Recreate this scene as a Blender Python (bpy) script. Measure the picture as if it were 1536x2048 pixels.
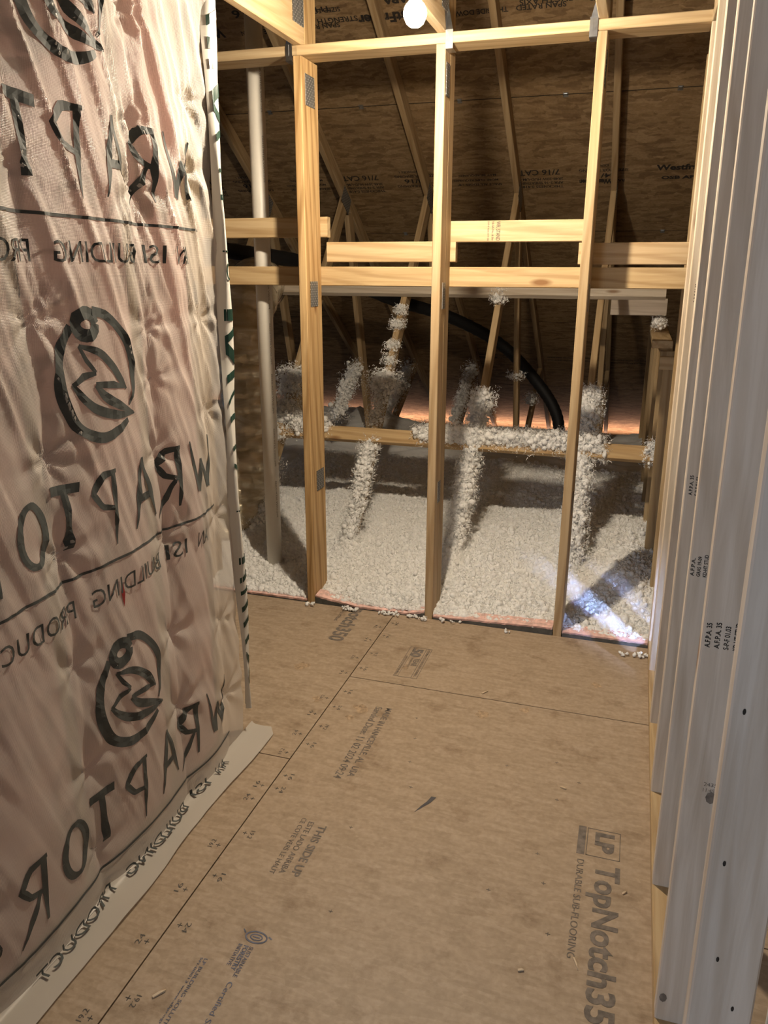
import bpy, bmesh, math, random
import numpy as np
from mathutils import Vector, Matrix

for o in list(bpy.data.objects):
    bpy.data.objects.remove(o, do_unlink=True)
scene = bpy.context.scene
COL = scene.collection
random.seed(7)
rng = np.random.default_rng(7)

# ------------------------------------------------------------------ camera
CAM_YAW, CAM_PITCH, CAM_ROLL = 0.3059, 0.3011, 0.0037
CAM_LOC = Vector((-0.1768, -3.3434, 1.6062))
CAM_F = 1559.1                                   # focal length in pixels of the 2048 px side
cam_data = bpy.data.cameras.new('camera')
cam = bpy.data.objects.new('camera', cam_data)
COL.objects.link(cam)
fw = Vector((-math.sin(CAM_YAW) * math.cos(CAM_PITCH), math.cos(CAM_YAW) * math.cos(CAM_PITCH), -math.sin(CAM_PITCH)))
rt = Vector((math.cos(CAM_YAW), math.sin(CAM_YAW), 0))
up = rt.cross(fw)
c_, s_ = math.cos(CAM_ROLL), math.sin(CAM_ROLL)
rt2, up2 = rt * c_ + up * s_, up * c_ - rt * s_
m = Matrix((rt2, up2, -fw)).transposed().to_4x4()
m.translation = CAM_LOC
cam.matrix_world = m
cam_data.sensor_fit = 'VERTICAL'
cam_data.sensor_height = 36.0
cam_data.sensor_width = 27.0
cam_data.lens = 36.0 * CAM_F / 2048.0
cam_data.clip_start = 0.05
scene.camera = cam

# ------------------------------------------------------------------ world, daylight, exposure
scene.view_settings.view_transform = 'Standard'
scene.view_settings.look = 'None'
scene.view_settings.gamma = 1.0
scene.view_settings.use_curve_mapping = False
scene.view_settings.exposure = 0.42
world = bpy.data.worlds.new('world')
scene.world = world
world.use_nodes = True
bg = world.node_tree.nodes['Background']
bg.inputs[0].default_value = (0.70, 0.82, 1.0, 1)
bg.inputs[1].default_value = 0.10

def area_light(name, loc, target, sx, sy, power, color, spread=math.pi):
    l = bpy.data.lights.new(name, 'AREA')
    l.shape = 'RECTANGLE'; l.size = sx; l.size_y = sy
    l.energy = power; l.color = color; l.spread = spread
    o = bpy.data.objects.new(name, l); COL.objects.link(o)
    d = Vector(target) - Vector(loc)
    o.rotation_euler = d.to_track_quat('-Z', 'Y').to_euler()
    o.location = loc
    return o
BULB = Vector((-0.93, -0.655, 2.374))
BULB_STRENGTH = 2250.0
area_light('window_daylight', (-1.95, -5.85, 1.55), (-0.35, -0.8, 0.5), 1.3, 1.5, 46, (0.74, 0.85, 1.0))
area_light('side_window_daylight', (1.5, -1.9, 1.3), (-0.16, 0.14, 0.05), 0.2, 0.4, 0.6, (0.40, 0.56, 1.0), 0.15)
area_light('soffit_daylight', (-2.0, 5.44, -0.22), (-2.0, 5.40, 1.0), 8.0, 0.18, 20, (1.0, 0.62, 0.48), 1.7)

# ------------------------------------------------------------------ helpers
WM = {}
def put(name, mesh, mat=None, parent=None, M=None, kind=None, label=None, cat=None, group=None):
    o = bpy.data.objects.new(name, mesh)
    COL.objects.link(o)
    M = M.copy() if M is not None else Matrix.Identity(4)
    WM[o.name] = M
    if parent is not None:
        o.parent = parent
        o.matrix_parent_inverse = WM[parent.name].inverted()
    o.matrix_basis = M
    if mat is not None and mesh is not None and not mesh.materials:
        mesh.materials.append(mat)
    if kind: o['kind'] = kind
    if label: o['label'] = label
    if cat: o['category'] = cat
    if group: o['group'] = group
    return o
def empty(name, loc=(0, 0, 0), **k):
    o = put(name, None, M=Matrix.Translation(loc), **k)
    o.empty_display_size = 0.1
    return o
def mesh_np(name, verts, faces, smooth=False):
    """verts (n,3), faces (m,k) int array or list of lists"""
    me = bpy.data.meshes.new(name)
    verts = np.asarray(verts, dtype=np.float32)
    if isinstance(faces, np.ndarray):
        k = faces.shape[1]; nf = faces.shape[0]
        me.vertices.add(len(verts)); me.vertices.foreach_set('co', verts.ravel())
        me.loops.add(nf * k); me.loops.foreach_set('vertex_index', faces.astype(np.int32).ravel())
        me.polygons.add(nf)
        me.polygons.foreach_set('loop_start', np.arange(0, nf * k, k, dtype=np.int32))
        me.polygons.foreach_set('loop_total', np.full(nf, k, dtype=np.int32))
        me.update(calc_edges=True)
        me.validate()
    else:
        me.from_pydata([tuple(map(float, v)) for v in verts], [], faces)
        me.update()
    if smooth:
        me.polygons.foreach_set('use_smooth', [True] * len(me.polygons))
    return me
_prism = {}
def prism_mesh(L, w, t, ch=0.003):
    key = (round(L, 4), round(w, 4), round(t, 4), ch)
    if key in _prism: return _prism[key]
    a, b = w / 2, t / 2
    prof = [(a - ch, b), (a, b - ch), (a, -b + ch), (a - ch, -b), (-a + ch, -b), (-a, -b + ch), (-a, b - ch), (-a + ch, b)]
    v = [(-L / 2, p[0], p[1]) for p in prof] + [(L / 2, p[0], p[1]) for p in prof]
    f = [[i, 8 + i, 8 + (i + 1) % 8, (i + 1) % 8] for i in range(8)]
    f += [list(range(8)), list(range(15, 7, -1))]
    me = mesh_np('board', v, f)
    bm = bmesh.new(); bm.from_mesh(me); bmesh.ops.recalc_face_normals(bm, faces=bm.faces[:]); bm.to_mesh(me); bm.free()
    _prism[key] = me
    return me
def board(name, a, b, w, t, wdir, mat, parent=None, tint=None, ch=0.003, **k):
    """lumber from a to b; w along wdir, t across it"""
    a, b = Vector(a), Vector(b)
    X = (b - a).normalized()
    W = Vector(wdir); W = (W - X * W.dot(X)).normalized()
    Z = X.cross(W)
    M = Matrix((X, W, Z)).transposed().to_4x4()
    M.translation = (a + b) / 2
    me = prism_mesh((b - a).length, w, t, ch)
    o = put(name, me, mat, parent, M, **k)
    if tint is None:
        g = random.uniform(0.93, 1.06); h = random.uniform(-0.03, 0.03)
        tint = (g * (1 + h * .3), g, g * (1 - h))
    o.color = (*tint, 1)
    return o
def box_mesh(x0, x1, y0, y1, z0, z1):
    v = [(x, y, z) for x in (x0, x1) for y in (y0, y1) for z in (z0, z1)]
    f = [[0, 1, 3, 2], [4, 6, 7, 5], [0, 4, 5, 1], [2, 3, 7, 6], [0, 2, 6, 4], [1, 5, 7, 3]]
    return mesh_np('box', v, f)
def merge(ms):
    V, F, n = [], [], 0
    for me in ms:
        V += [tuple(v.co) for v in me.vertices]
        F += [[i + n for i in p.vertices] for p in me.polygons]
        n = len(V)
    return mesh_np('merged', V, F)
def tube_mesh(pts, r, seg=16, closed_ends=True, rfun=None):
    pts = [Vector(p) for p in pts]; n = len(pts)
    V, F = [], []
    prev = None
    for i, p in enumerate(pts):
        t = (pts[min(i + 1, n - 1)] - pts[max(i - 1, 0)]).normalized()
        if prev is None:
            u_ = t.orthogonal().normalized()
        else:
            u_ = (prev - t * prev.dot(t)).normalized()
        prev = u_; w_ = t.cross(u_)
        rr = r if rfun is None else rfun(i)
        for j in range(seg):
            a = 2 * math.pi * j / seg
            V.append(p + (u_ * math.cos(a) + w_ * math.sin(a)) * rr)
    for i in range(n - 1):
        for j in range(seg):
            k = (j + 1) % seg
            F.append([i * seg + j, i * seg + k, (i + 1) * seg + k, (i + 1) * seg + j])
    if closed_ends:
        F.append(list(range(seg))[::-1]); F.append([(n - 1) * seg + j for j in range(seg)])
    return mesh_np('tube', V, F, smooth=True)
def lathe_mesh(prof, seg=24):
    V, F = [], []
    n = len(prof)
    for (r, z) in prof:
        for j in range(seg):
            a = 2 * math.pi * j / seg
            V.append((r * math.cos(a), r * math.sin(a), z))
    for i in range(n - 1):
        for j in range(seg):
            k = (j + 1) % seg
            F.append([i * seg + j, i * seg + k, (i + 1) * seg + k, (i + 1) * seg + j])
    F.append(list(range(seg))[::-1]); F.append([(n - 1) * seg + j for j in range(seg)])
    return mesh_np('lathe', V, F, smooth=True)
def spline(pts, n=12):
    pts = [Vector(p) for p in pts]; out = []
    P = [pts[0] * 2 - pts[1]] + pts + [pts[-1] * 2 - pts[-2]]
    for i in range(1, len(P) - 2):
        for k in range(n):
            t = k / n
            a, b, c, d = P[i - 1], P[i], P[i + 1], P[i + 2]
            out.append(0.5 * ((2 * b) + (c - a) * t + (2 * a - 5 * b + 4 * c - d) * t * t + (-a + 3 * b - 3 * c + d) * t ** 3))
    out.append(pts[-1])
    return out
# vectorised value noise
def _hash(ix, iy, seed):
    h = (ix.astype(np.int64) * 374761393 + iy.astype(np.int64) * 668265263 + seed * 974634777) & 0x7fffffff
    h = ((h ^ (h >> 13)) * 1274126177) & 0x7fffffff
    return ((h ^ (h >> 16)) & 0xffff) / 65535.0
def vnoise(x, y, seed=0):
    ix, iy = np.floor(x), np.floor(y)
    fx, fy = x - ix, y - iy
    fx = fx * fx * fx * (fx * (fx * 6 - 15) + 10); fy = fy * fy * fy * (fy * (fy * 6 - 15) + 10)
    a = _hash(ix, iy, seed); b = _hash(ix + 1, iy, seed); c = _hash(ix, iy + 1, seed); d = _hash(ix + 1, iy + 1, seed)
    return (a * (1 - fx) + b * fx) * (1 - fy) + (c * (1 - fx) + d * fx) * fy
def fbm(x, y, oct=4, seed=0):
    s, a, t = 0, 1.0, 0
    for i in range(oct):
        s = s + a * vnoise(x * 2 ** i, y * 2 ** i, seed + i * 17); t += a; a *= .5
    return s / t

# ------------------------------------------------------------------ materials
def mat_new(name):
    mt = bpy.data.materials.new(name); mt.use_nodes = True
    nt = mt.node_tree
    return mt, nt, nt.nodes, nt.links, nt.nodes['Principled BSDF']
def N(nodes, typ, **kw):
    n = nodes.new(typ)
    for k, v in kw.items():
        if k in n.inputs.keys(): n.inputs[k].default_value = v
        else: setattr(n, k, v)
    return n
def ramp(nodes, stops):
    r = nodes.new('ShaderNodeValToRGB')
    while len(r.color_ramp.elements) < len(stops): r.color_ramp.elements.new(0.5)
    for e, (p, c) in zip(r.color_ramp.elements, stops):
        e.position = p; e.color = (*c, 1) if len(c) == 3 else c
    return r
def mixrgb(nodes, links, fac, a, b, mode='MIX'):
    mx = nodes.new('ShaderNodeMix'); mx.data_type = 'RGBA'; mx.blend_type = mode
    for sock, val in ((mx.inputs[0], fac), (mx.inputs[6], a), (mx.inputs[7], b)):
        if isinstance(val, bpy.types.NodeSocket): links.new(val, sock)
        elif isinstance(val, (int, float)): sock.default_value = val
        else: sock.default_value = (*val, 1)
    return mx.outputs[2]
def coords(nodes, links, scale, rot=(0, 0, 0), rnd=True, src='Object'):
    tc = nodes.new('ShaderNodeTexCoord'); mp = nodes.new('ShaderNodeMapping')
    mp.inputs['Scale'].default_value = scale; mp.inputs['Rotation'].default_value = rot
    links.new(tc.outputs[src], mp.inputs['Vector'])
    if rnd:
        oi = nodes.new('ShaderNodeObjectInfo'); mul = nodes.new('ShaderNodeVectorMath'); mul.operation = 'SCALE'
        cmb = nodes.new('ShaderNodeCombineXYZ')
        for i in range(3): links.new(oi.outputs['Random'], cmb.inputs[i])
        links.new(cmb.outputs[0], mul.inputs[0]); mul.inputs['Scale'].default_value = 97.0
        links.new(mul.outputs[0], mp.inputs['Location'])
    return mp.outputs[0]
def wood_material(name, light, dark, rough=0.65, grain=1.0, knots=True):
    mt, nt, nd, lk, bs = mat_new(name)
    v = coords(nd, lk, (1.3, 26, 26))
    n1 = N(nd, 'ShaderNodeTexNoise', Scale=1.6, Detail=5.0, Roughness=0.6, Distortion=0.8)
    lk.new(v, n1.inputs['Vector'])
    v2 = coords(nd, lk, (0.8, 9, 9))
    w = N(nd, 'ShaderNodeTexWave', Scale=1.1, Distortion=5.0, Detail=2.0)
    w.inputs['Detail Scale'].default_value = 1.2
    w.bands_direction = 'DIAGONAL'
    lk.new(v2, w.inputs['Vector'])
    r1 = ramp(nd, [(0.32, dark), (0.62, light)])
    lk.new(n1.outputs[0], r1.inputs[0])
    r2 = ramp(nd, [(0.0, (0.70, 0.62, 0.52)), (0.35, (1, 1, 1)), (1.0, (1.02, 1.0, .97))])
    lk.new(w.outputs['Fac'], r2.inputs[0])
    c = mixrgb(nd, lk, 0.55 * grain, r1.outputs[0], r2.outputs[0], 'MULTIPLY')
    if knots:
        v3 = coords(nd, lk, (2.3, 7, 7))
        vo = N(nd, 'ShaderNodeTexVoronoi', Scale=1.0); lk.new(v3, vo.inputs['Vector'])
        r3 = ramp(nd, [(0.06, (1, 1, 1)), (0.13, (0, 0, 0))]); lk.new(vo.outputs['Distance'], r3.inputs[0])
        c = mixrgb(nd, lk, r3.outputs[0], c, (dark[0] * .55, dark[1] * .42, dark[2] * .35))
    oi = nd.new('ShaderNodeObjectInfo')
    c = mixrgb(nd, lk, 1.0, c, oi.outputs['Color'], 'MULTIPLY')
    lk.new(c, bs.inputs['Base Color'])
    bs.inputs['Roughness'].default_value = rough
    bs.inputs['Specular IOR Level'].default_value = 0.3
    bp = N(nd, 'ShaderNodeBump', Strength=0.12, Distance=0.002); lk.new(n1.outputs[0], bp.inputs['Height'])
    lk.new(bp.outputs[0], bs.inputs['Normal'])
    return mt
def osb_material(name, cols, sc=1.0, rough=0.8, contrast=0.6, stain=0.3, r1=.30, r2=-.42, warp=2.6):
    mt, nt, nd, lk, bs = mat_new(name)
    v1 = coords(nd, lk, (8 * sc, 34 * sc, 20), rot=(0, 0, r1)); v2 = coords(nd, lk, (9 * sc, 38 * sc, 20), rot=(0, 0, r2))
    va = N(nd, 'ShaderNodeTexVoronoi', Scale=1.3); va.inputs['Randomness'].default_value = 1
    vb = N(nd, 'ShaderNodeTexVoronoi', Scale=1.3)
    nz = N(nd, 'ShaderNodeTexNoise', Scale=6.0, Detail=3.0)
    vv = coords(nd, lk, (1, 1, 1)); lk.new(vv, nz.inputs['Vector'])
    for v, vo in ((v1, va), (v2, vb)):
        ad = nd.new('ShaderNodeVectorMath'); ad.operation = 'ADD'
        sc2 = nd.new('ShaderNodeVectorMath'); sc2.operation = 'SCALE'; sc2.inputs['Scale'].default_value = warp
        lk.new(nz.outputs['Color'], sc2.inputs[0]); lk.new(v, ad.inputs[0]); lk.new(sc2.outputs[0], ad.inputs[1])
        lk.new(ad.outputs[0], vo.inputs['Vector'])
    sa = nd.new('ShaderNodeSeparateColor'); lk.new(va.outputs['Color'], sa.inputs[0])
    sb = nd.new('ShaderNodeSeparateColor'); lk.new(vb.outputs['Color'], sb.inputs[0])
    mx = nd.new('ShaderNodeMath'); mx.operation = 'MULTIPLY_ADD'; lk.new(sa.outputs[0], mx.inputs[0]); mx.inputs[1].default_value = .5
    hb = nd.new('ShaderNodeMath'); hb.operation = 'MULTIPLY'; hb.inputs[1].default_value = .5; lk.new(sb.outputs[1], hb.inputs[0]); lk.new(hb.outputs[0], mx.inputs[2])
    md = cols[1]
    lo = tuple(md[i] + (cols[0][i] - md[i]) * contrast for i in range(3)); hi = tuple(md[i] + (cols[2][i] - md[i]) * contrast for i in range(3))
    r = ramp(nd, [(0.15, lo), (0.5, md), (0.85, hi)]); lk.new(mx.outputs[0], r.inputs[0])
    fine = N(nd, 'ShaderNodeTexNoise', Scale=70.0, Detail=4.0); lk.new(vv, fine.inputs['Vector'])
    rf = ramp(nd, [(0.3, (.82, .80, .78)), (0.7, (1.08, 1.08, 1.08))]); lk.new(fine.outputs[0], rf.inputs[0])
    c = mixrgb(nd, lk, 0.7, r.outputs[0], rf.outputs[0], 'MULTIPLY')
    big = N(nd, 'ShaderNodeTexNoise', Scale=7.5, Detail=6.0, Roughness=.65); lk.new(vv, big.inputs['Vector'])
    rb = ramp(nd, [(0.30, (.62, .56, .50)), (0.44, (1, 1, 1))]); lk.new(big.outputs[0], rb.inputs[0])
    c = mixrgb(nd, lk, stain, c, rb.outputs[0], 'MULTIPLY')
    lk.new(c, bs.inputs['Base Color'])
    bs.inputs['Roughness'].default_value = rough; bs.inputs['Specular IOR Level'].default_value = 0.25
    bp = N(nd, 'ShaderNodeBump', Strength=0.25, Distance=0.002); lk.new(mx.outputs[0], bp.inputs['Height']); lk.new(bp.outputs[0], bs.inputs['Normal'])
    return mt
def plain(name, col, rough=0.6, metal=0.0, var=0.15, scale=30, bump=0.0, spec=0.4):
    mt, nt, nd, lk, bs = mat_new(name)
    v = coords(nd, lk, (1, 1, 1)); n = N(nd, 'ShaderNodeTexNoise', Scale=scale, Detail=4.0); lk.new(v, n.inputs['Vector'])
    r = ramp(nd, [(0.3, tuple(c * (1 - var) for c in col)), (0.7, tuple(min(1, c * (1 + var)) for c in col))]); lk.new(n.outputs[0], r.inputs[0])
    lk.new(r.outputs[0], bs.inputs['Base Color'])
    bs.inputs['Roughness'].default_value = rough; bs.inputs['Metallic'].default_value = metal; bs.inputs['Specular IOR Level'].default_value = spec
    if bump:
        bp = N(nd, 'ShaderNodeBump', Strength=bump, Distance=0.004); lk.new(n.outputs[0], bp.inputs['Height']); lk.new(bp.outputs[0], bs.inputs['Normal'])
    return mt

M_WOOD = wood_material('spruce_lumber', (0.52, 0.41, 0.262), (0.42, 0.305, 0.17))
M_PINE = wood_material('yellow_pine_lumber', (0.50, 0.365, 0.195), (0.33, 0.212, 0.095), grain=1.6)
M_PALE = wood_material('pale_spruce_lumber', (0.66, 0.59, 0.50), (0.54, 0.46, 0.37), grain=.6)
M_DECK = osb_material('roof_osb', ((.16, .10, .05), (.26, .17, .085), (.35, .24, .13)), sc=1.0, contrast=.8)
M_FLOOR = osb_material('subfloor_osb', ((.31, .232, .155), (.41, .312, .217), (.48, .375, .275)), sc=1.7, rough=0.5, contrast=0.42, stain=.75, r1=.9, r2=-.5, warp=1.2)
M_FLUFF = plain('white_fiberglass', (.95, .94, .915), rough=0.95, var=.04, scale=60, bump=.4, spec=.1)
def soften(mt, fac):
    nt = mt.node_tree; bs = nt.nodes['Principled BSDF']; out = nt.nodes['Material Output']
    tl = nt.nodes.new('ShaderNodeBsdfTranslucent'); mx = nt.nodes.new('ShaderNodeMixShader'); mx.inputs[0].default_value = fac
    src = bs.inputs['Base Color'].links[0].from_socket
    nt.links.new(src, tl.inputs[0]); nt.links.new(bs.outputs[0], mx.inputs[1]); nt.links.new(tl.outputs[0], mx.inputs[2]); nt.links.new(mx.outputs[0], out.inputs[0])
soften(M_FLUFF, .12)
M_PINK = plain('pink_fiberglass', (.76, .50, .44), rough=0.95, var=.25, scale=40, bump=.5, spec=.1)
M_PINKB = plain('pink_batt', (.76, .47, .42), rough=0.95, var=.18, scale=9, bump=.3, spec=.1)
M_PAPER = plain('grey_batt_paper', (.10, .095, .085), rough=0.8, var=.3)
M_PVC = plain('white_pvc', (.66, .62, .55), rough=0.4, var=.05, scale=6)
M_BLACK = plain('black_hose_rubber', (.006, .006, .007), rough=0.6, var=.2)
M_INK = plain('faded_black_ink', (.10, .088, .075), rough=0.7, var=.35, scale=90)
M_INKF = plain('worn_grey_ink', (.175, .145, .12), rough=0.7, var=.35, scale=60)
M_INKB = plain('worn_blue_ink', (.13, .14, .19), rough=0.7, var=.35, scale=60)
M_INKD = plain('black_stamp_ink', (.02, .016, .013), rough=0.7, var=.3)
M_PRINT = plain('grey_print', (.085, .092, .088), rough=0.6, var=.25, scale=14, spec=.2)
M_GREEN = plain('dark_green_print', (.012, .045, .032), rough=0.35, var=.2)
M_GALV = plain('galvanized_steel', (.62, .64, .66), rough=0.28, metal=1.0, var=.15, scale=40)
M_DARK = plain('dark_gap', (.02, .016, .012), rough=0.9)
M_SEAM = plain('seam_filler', (.16, .075, .035), rough=0.9)
M_PORC = plain('white_porcelain', (.75, .73, .68), rough=0.3)
M_DRY = plain('drywall_grey', (.45, .45, .44), rough=0.9)

def nailplate_material():
    mt, nt, nd, lk, bs = mat_new('punched_nail_plate')
    v = coords(nd, lk, (1, 1, 1), rnd=False)
    br = N(nd, 'ShaderNodeTexBrick', Scale=1.0)
    br.offset = 0.5
    br.inputs['Color1'].default_value = (.02, .02, .02, 1); br.inputs['Color2'].default_value = (.03, .03, .03, 1)
    br.inputs['Mortar'].default_value = (.30, .29, .27, 1)
    br.inputs['Mortar Size'].default_value = 0.0021; br.inputs['Mortar Smooth'].default_value = 0.05
    br.inputs['Brick Width'].default_value = 0.021; br.inputs['Row Height'].default_value = 0.0125
    lk.new(v, br.inputs['Vector'])
    lk.new(br.outputs['Color'], bs.inputs['Base Color'])
    bs.inputs['Metallic'].default_value = .0; bs.inputs['Roughness'].default_value = .38
    return mt
M_PLATE = nailplate_material()
def sheet_material():
    mt, nt, nd, lk, bs = mat_new('translucent_woven_plastic')
    v = coords(nd, lk, (1, 1, 1), rnd=False)
    weave = N(nd, 'ShaderNodeTexWave', Scale=110.0, Distortion=0.4); weave.bands_direction = 'Z'; lk.new(v, weave.inputs['Vector'])
    weave2 = N(nd, 'ShaderNodeTexWave', Scale=110.0, Distortion=0.4); weave2.bands_direction = 'Y'; lk.new(v, weave2.inputs['Vector'])
    nz = N(nd, 'ShaderNodeTexNoise', Scale=45.0, Detail=4.0); lk.new(v, nz.inputs['Vector'])
    ad = nd.new('ShaderNodeMath'); ad.operation = 'ADD'; lk.new(weave.outputs['Fac'], ad.inputs[0]); lk.new(weave2.outputs['Fac'], ad.inputs[1])
    ad2 = nd.new('ShaderNodeMath'); ad2.operation = 'MULTIPLY_ADD'; lk.new(nz.outputs[0], ad2.inputs[0]); ad2.inputs[1].default_value = 3.0; lk.new(ad.outputs[0], ad2.inputs[2])
    bp = N(nd, 'ShaderNodeBump', Strength=0.45, Distance=0.0012); lk.new(ad2.outputs[0], bp.inputs['Height'])
    bs.inputs['Base Color'].default_value = (.80, .735, .66, 1)
    bs.inputs['Roughness'].default_value = 0.33
    bs.inputs['Specular IOR Level'].default_value = 0.5
    lk.new(bp.outputs[0], bs.inputs['Normal'])
    tr = nd.new('ShaderNodeBsdfTransparent'); tr.inputs[0].default_value = (.97, .95, .93, 1)
    mx = nd.new('ShaderNodeMixShader'); mx.inputs[0].default_value = 0.60
    lk.new(tr.outputs[0], mx.inputs[1]); lk.new(bs.outputs[0], mx.inputs[2])
    lk.new(mx.outputs[0], nd['Material Output'].inputs[0])
    return mt
M_SHEET = sheet_material()
def foil_material():
    mt, nt, nd, lk, bs = mat_new('clear_wrapped_duct_foil')
    v = coords(nd, lk, (1, 1, 3), rnd=False)
    n = N(nd, 'ShaderNodeTexNoise', Scale=5.0, Detail=5.0, Distortion=1.0); lk.new(v, n.inputs['Vector'])
    r = ramp(nd, [(0.3, (.40, .33, .21)), (0.7, (.66, .58, .44))]); lk.new(n.outputs[0], r.inputs[0])
    lk.new(r.outputs[0], bs.inputs['Base Color']); bs.inputs['Metallic'].default_value = .25; bs.inputs['Roughness'].default_value = .2; bs.inputs['Coat Weight'].default_value = .6
    bp = N(nd, 'ShaderNodeBump', Strength=0.5, Distance=0.02); lk.new(n.outputs[0], bp.inputs['Height']); lk.new(bp.outputs[0], bs.inputs['Normal'])
    return mt
M_FOIL = foil_material()

# ------------------------------------------------------------------ text and printed strokes
_font_cache = {}
def text_geo(body, bold=0.0):
    key = (body, bold)
    if key not in _font_cache:
        cu = bpy.data.curves.new('lettering', 'FONT'); cu.body = body; cu.offset = bold; cu.resolution_u = 3
        to = bpy.data.objects.new('lettering', cu)
        me = bpy.data.meshes.new_from_object(to)
        V = np.array([v.co[:] for v in me.vertices]); F = [list(p.vertices) for p in me.polygons]
        bpy.data.objects.remove(to); bpy.data.curves.remove(cu); bpy.data.meshes.remove(me)
        _font_cache[key] = (V, F)
    return _font_cache[key]
def text_fine(body):
    V, F = text_geo(body)
    bm = bmesh.new()
    vs = [bm.verts.new(tuple(v)) for v in V]
    for f in F:
        try: bm.faces.new([vs[i] for i in f])
        except ValueError: pass
    bmesh.ops.triangulate(bm, faces=bm.faces[:])
    for _ in range(3):
        long_ = [e for e in bm.edges if e.calc_length() > .14]
        if not long_: break
        bmesh.ops.subdivide_edges(bm, edges=long_, cuts=1)
        bmesh.ops.triangulate(bm, faces=bm.faces[:])
    bm.verts.index_update()
    V2 = np.array([v.co[:] for v in bm.verts]); F2 = [[v.index for v in f.verts] for f in bm.faces]
    bm.free()
    return V2, F2
def lettering(body, origin, u, v, width, height, mat, parent, bold=0.0, name='printed_lettering', lines=None, label=None):
    """flat lettering fitted in a width x height box, lower-left corner at origin, reading along u, tops towards v"""
    V, F = text_geo(body, bold)
    lo, hi = V.min(0), V.max(0)
    x = (V[:, 0] - lo[0]) / max(1e-6, hi[0] - lo[0]) * width
    y = (V[:, 1] - lo[1]) / max(1e-6, hi[1] - lo[1]) * height
    P = np.array(origin)[None] + x[:, None] * np.array(u)[None] + y[:, None] * np.array(v)[None]
    return put(name, mesh_np('lettering', P, F), mat, parent, label=label)
def strokes_mesh(strokes, mapper, step=0.012, across=2):
    """strokes: lists of (a,b,width) in plane coordinates; mapper(a,b)->xyz arrays"""
    V, F = [], []
    for st in strokes:
        pts = np.array(st, float)
        seg = np.hypot(np.diff(pts[:, 0]), np.diff(pts[:, 1]))
        s = np.concatenate([[0], np.cumsum(seg)])
        n = max(2, int(s[-1] / step) + 1)
        t = np.linspace(0, s[-1], n)
        a, b, w = (np.interp(t, s, pts[:, i]) for i in range(3))
        da, db = np.gradient(a), np.gradient(b); L = np.hypot(da, db) + 1e-9
        na, nb = -db / L, da / L
        base = len(V)
        for i in range(n):
            for k in range(across + 1):
                q = (k / across - .5) * w[i]
                V.append((a[i] + na[i] * q, b[i] + nb[i] * q))
        for i in range(n - 1):
            for k in range(across):
                p = base + i * (across + 1) + k
                F.append([p, p + 1, p + across + 2, p + across + 1])
    V = np.array(V)
    return mesh_np('strokes', mapper(V[:, 0], V[:, 1]), F)

# ================================================================== STRUCTURE
SP = 0.6096
TX = [-0.4168 - SP * k for k in range(6)]            # left faces of the trusses
SLOPE = 0.68; TH = math.atan(SLOPE)
RAFT = 3.55                                          # underside of rafters at y = 0
DECK = 3.662                                         # underside of deck at y = 0
SD = Vector((0, math.cos(TH), -math.sin(TH)))        # down slope
SN = Vector((0, math.sin(TH), math.cos(TH)))         # roof normal

# ---- floor panels
floor = empty('floor', (0, 0, 0), kind='structure', label='tan wood-strand subfloor panels', )
def panel(x0, x1, y0, y1):
    g = 0.002
    cx, cy = (x0 + x1) / 2, (y0 + y1) / 2
    me = box_mesh(x0 + g - cx, x1 - g - cx, y0 + g - cy, y1 - g - cy, -0.018, 0)
    o = put('subfloor_panel', me, M_FLOOR, floor, Matrix.Translation((cx, cy, 0)))
    return o
P_A = panel(-1.177, 0.042, -0.642, 0.004)
P_B = panel(-1.177, 0.042, -3.08, -0.642)
P_C = panel(-1.177, 0.042, -5.52, -3.08)
P_D = panel(-2.396, -1.177, -1.24, 0.004)
P_E = panel(-2.396, -1.177, -3.68, -1.24)
P_F = panel(-3.615, -2.396, -2.44, 0.004)
P_G = panel(0.042, 1.261, -1.6, 0.004)
P_H = panel(0.042, 1.261, -4.04, -1.6)
put('floor_underlay', box_mesh(-3.7, 3.2, -6.2, 0.002, -0.06, -0.0186), M_SEAM, floor)

# ---- right stud wall
wall_right = empty('wall_right', (0.045, -1.3, 0), kind='structure')
LEAN = 0.010
RS = [-2.326 + 0.41 * i for i in range(6)]
studs_right = []
for i, y in enumerate(RS + [0.003]):
    tint = (0.93 + 0.02 * i, 0.92 + 0.012 * i, 0.95 - 0.01 * i)
    if i == 5: tint = (1.05, .98, .86)
    if i == 6: tint = (1.05, .95, .80)
    y += 0.019
    if i == 6: y = 0.022
    s = board('stud', (0.0445, y, 0.0385), (0.0445 - LEAN * 2.41, y, 2.45), 0.089, 0.0381, (1, 0, 0), M_PALE, wall_right, tint)
    studs_right.append(s)
board('sole_plate', (0.0445, -5.4, 0.0195), (0.0445, 0.07, 0.0195), 0.089, 0.0375, (1, 0, 0), M_WOOD, wall_right, (1.0, .93, .83))
board('top_plate', (0.0445 - LEAN * 2.45, -5.4, 2.469), (0.0445 - LEAN * 2.45, 0.14, 2.469), 0.089, 0.0375, (1, 0, 0), M_WOOD, wall_right)
board('top_plate', (0.0445 - LEAN * 2.45, -5.4, 2.507), (0.0445 - LEAN * 2.45, -0.02, 2.507), 0.089, 0.0375, (1, 0, 0), M_WOOD, wall_right)
board('trimmer_stud', (0.128, -2.36, 0.0385), (0.104, -2.36, 2.45), 0.038, 0.09, (1, 0, 0), M_PALE, wall_right, (1.12, 1.14, 1.16))
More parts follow.
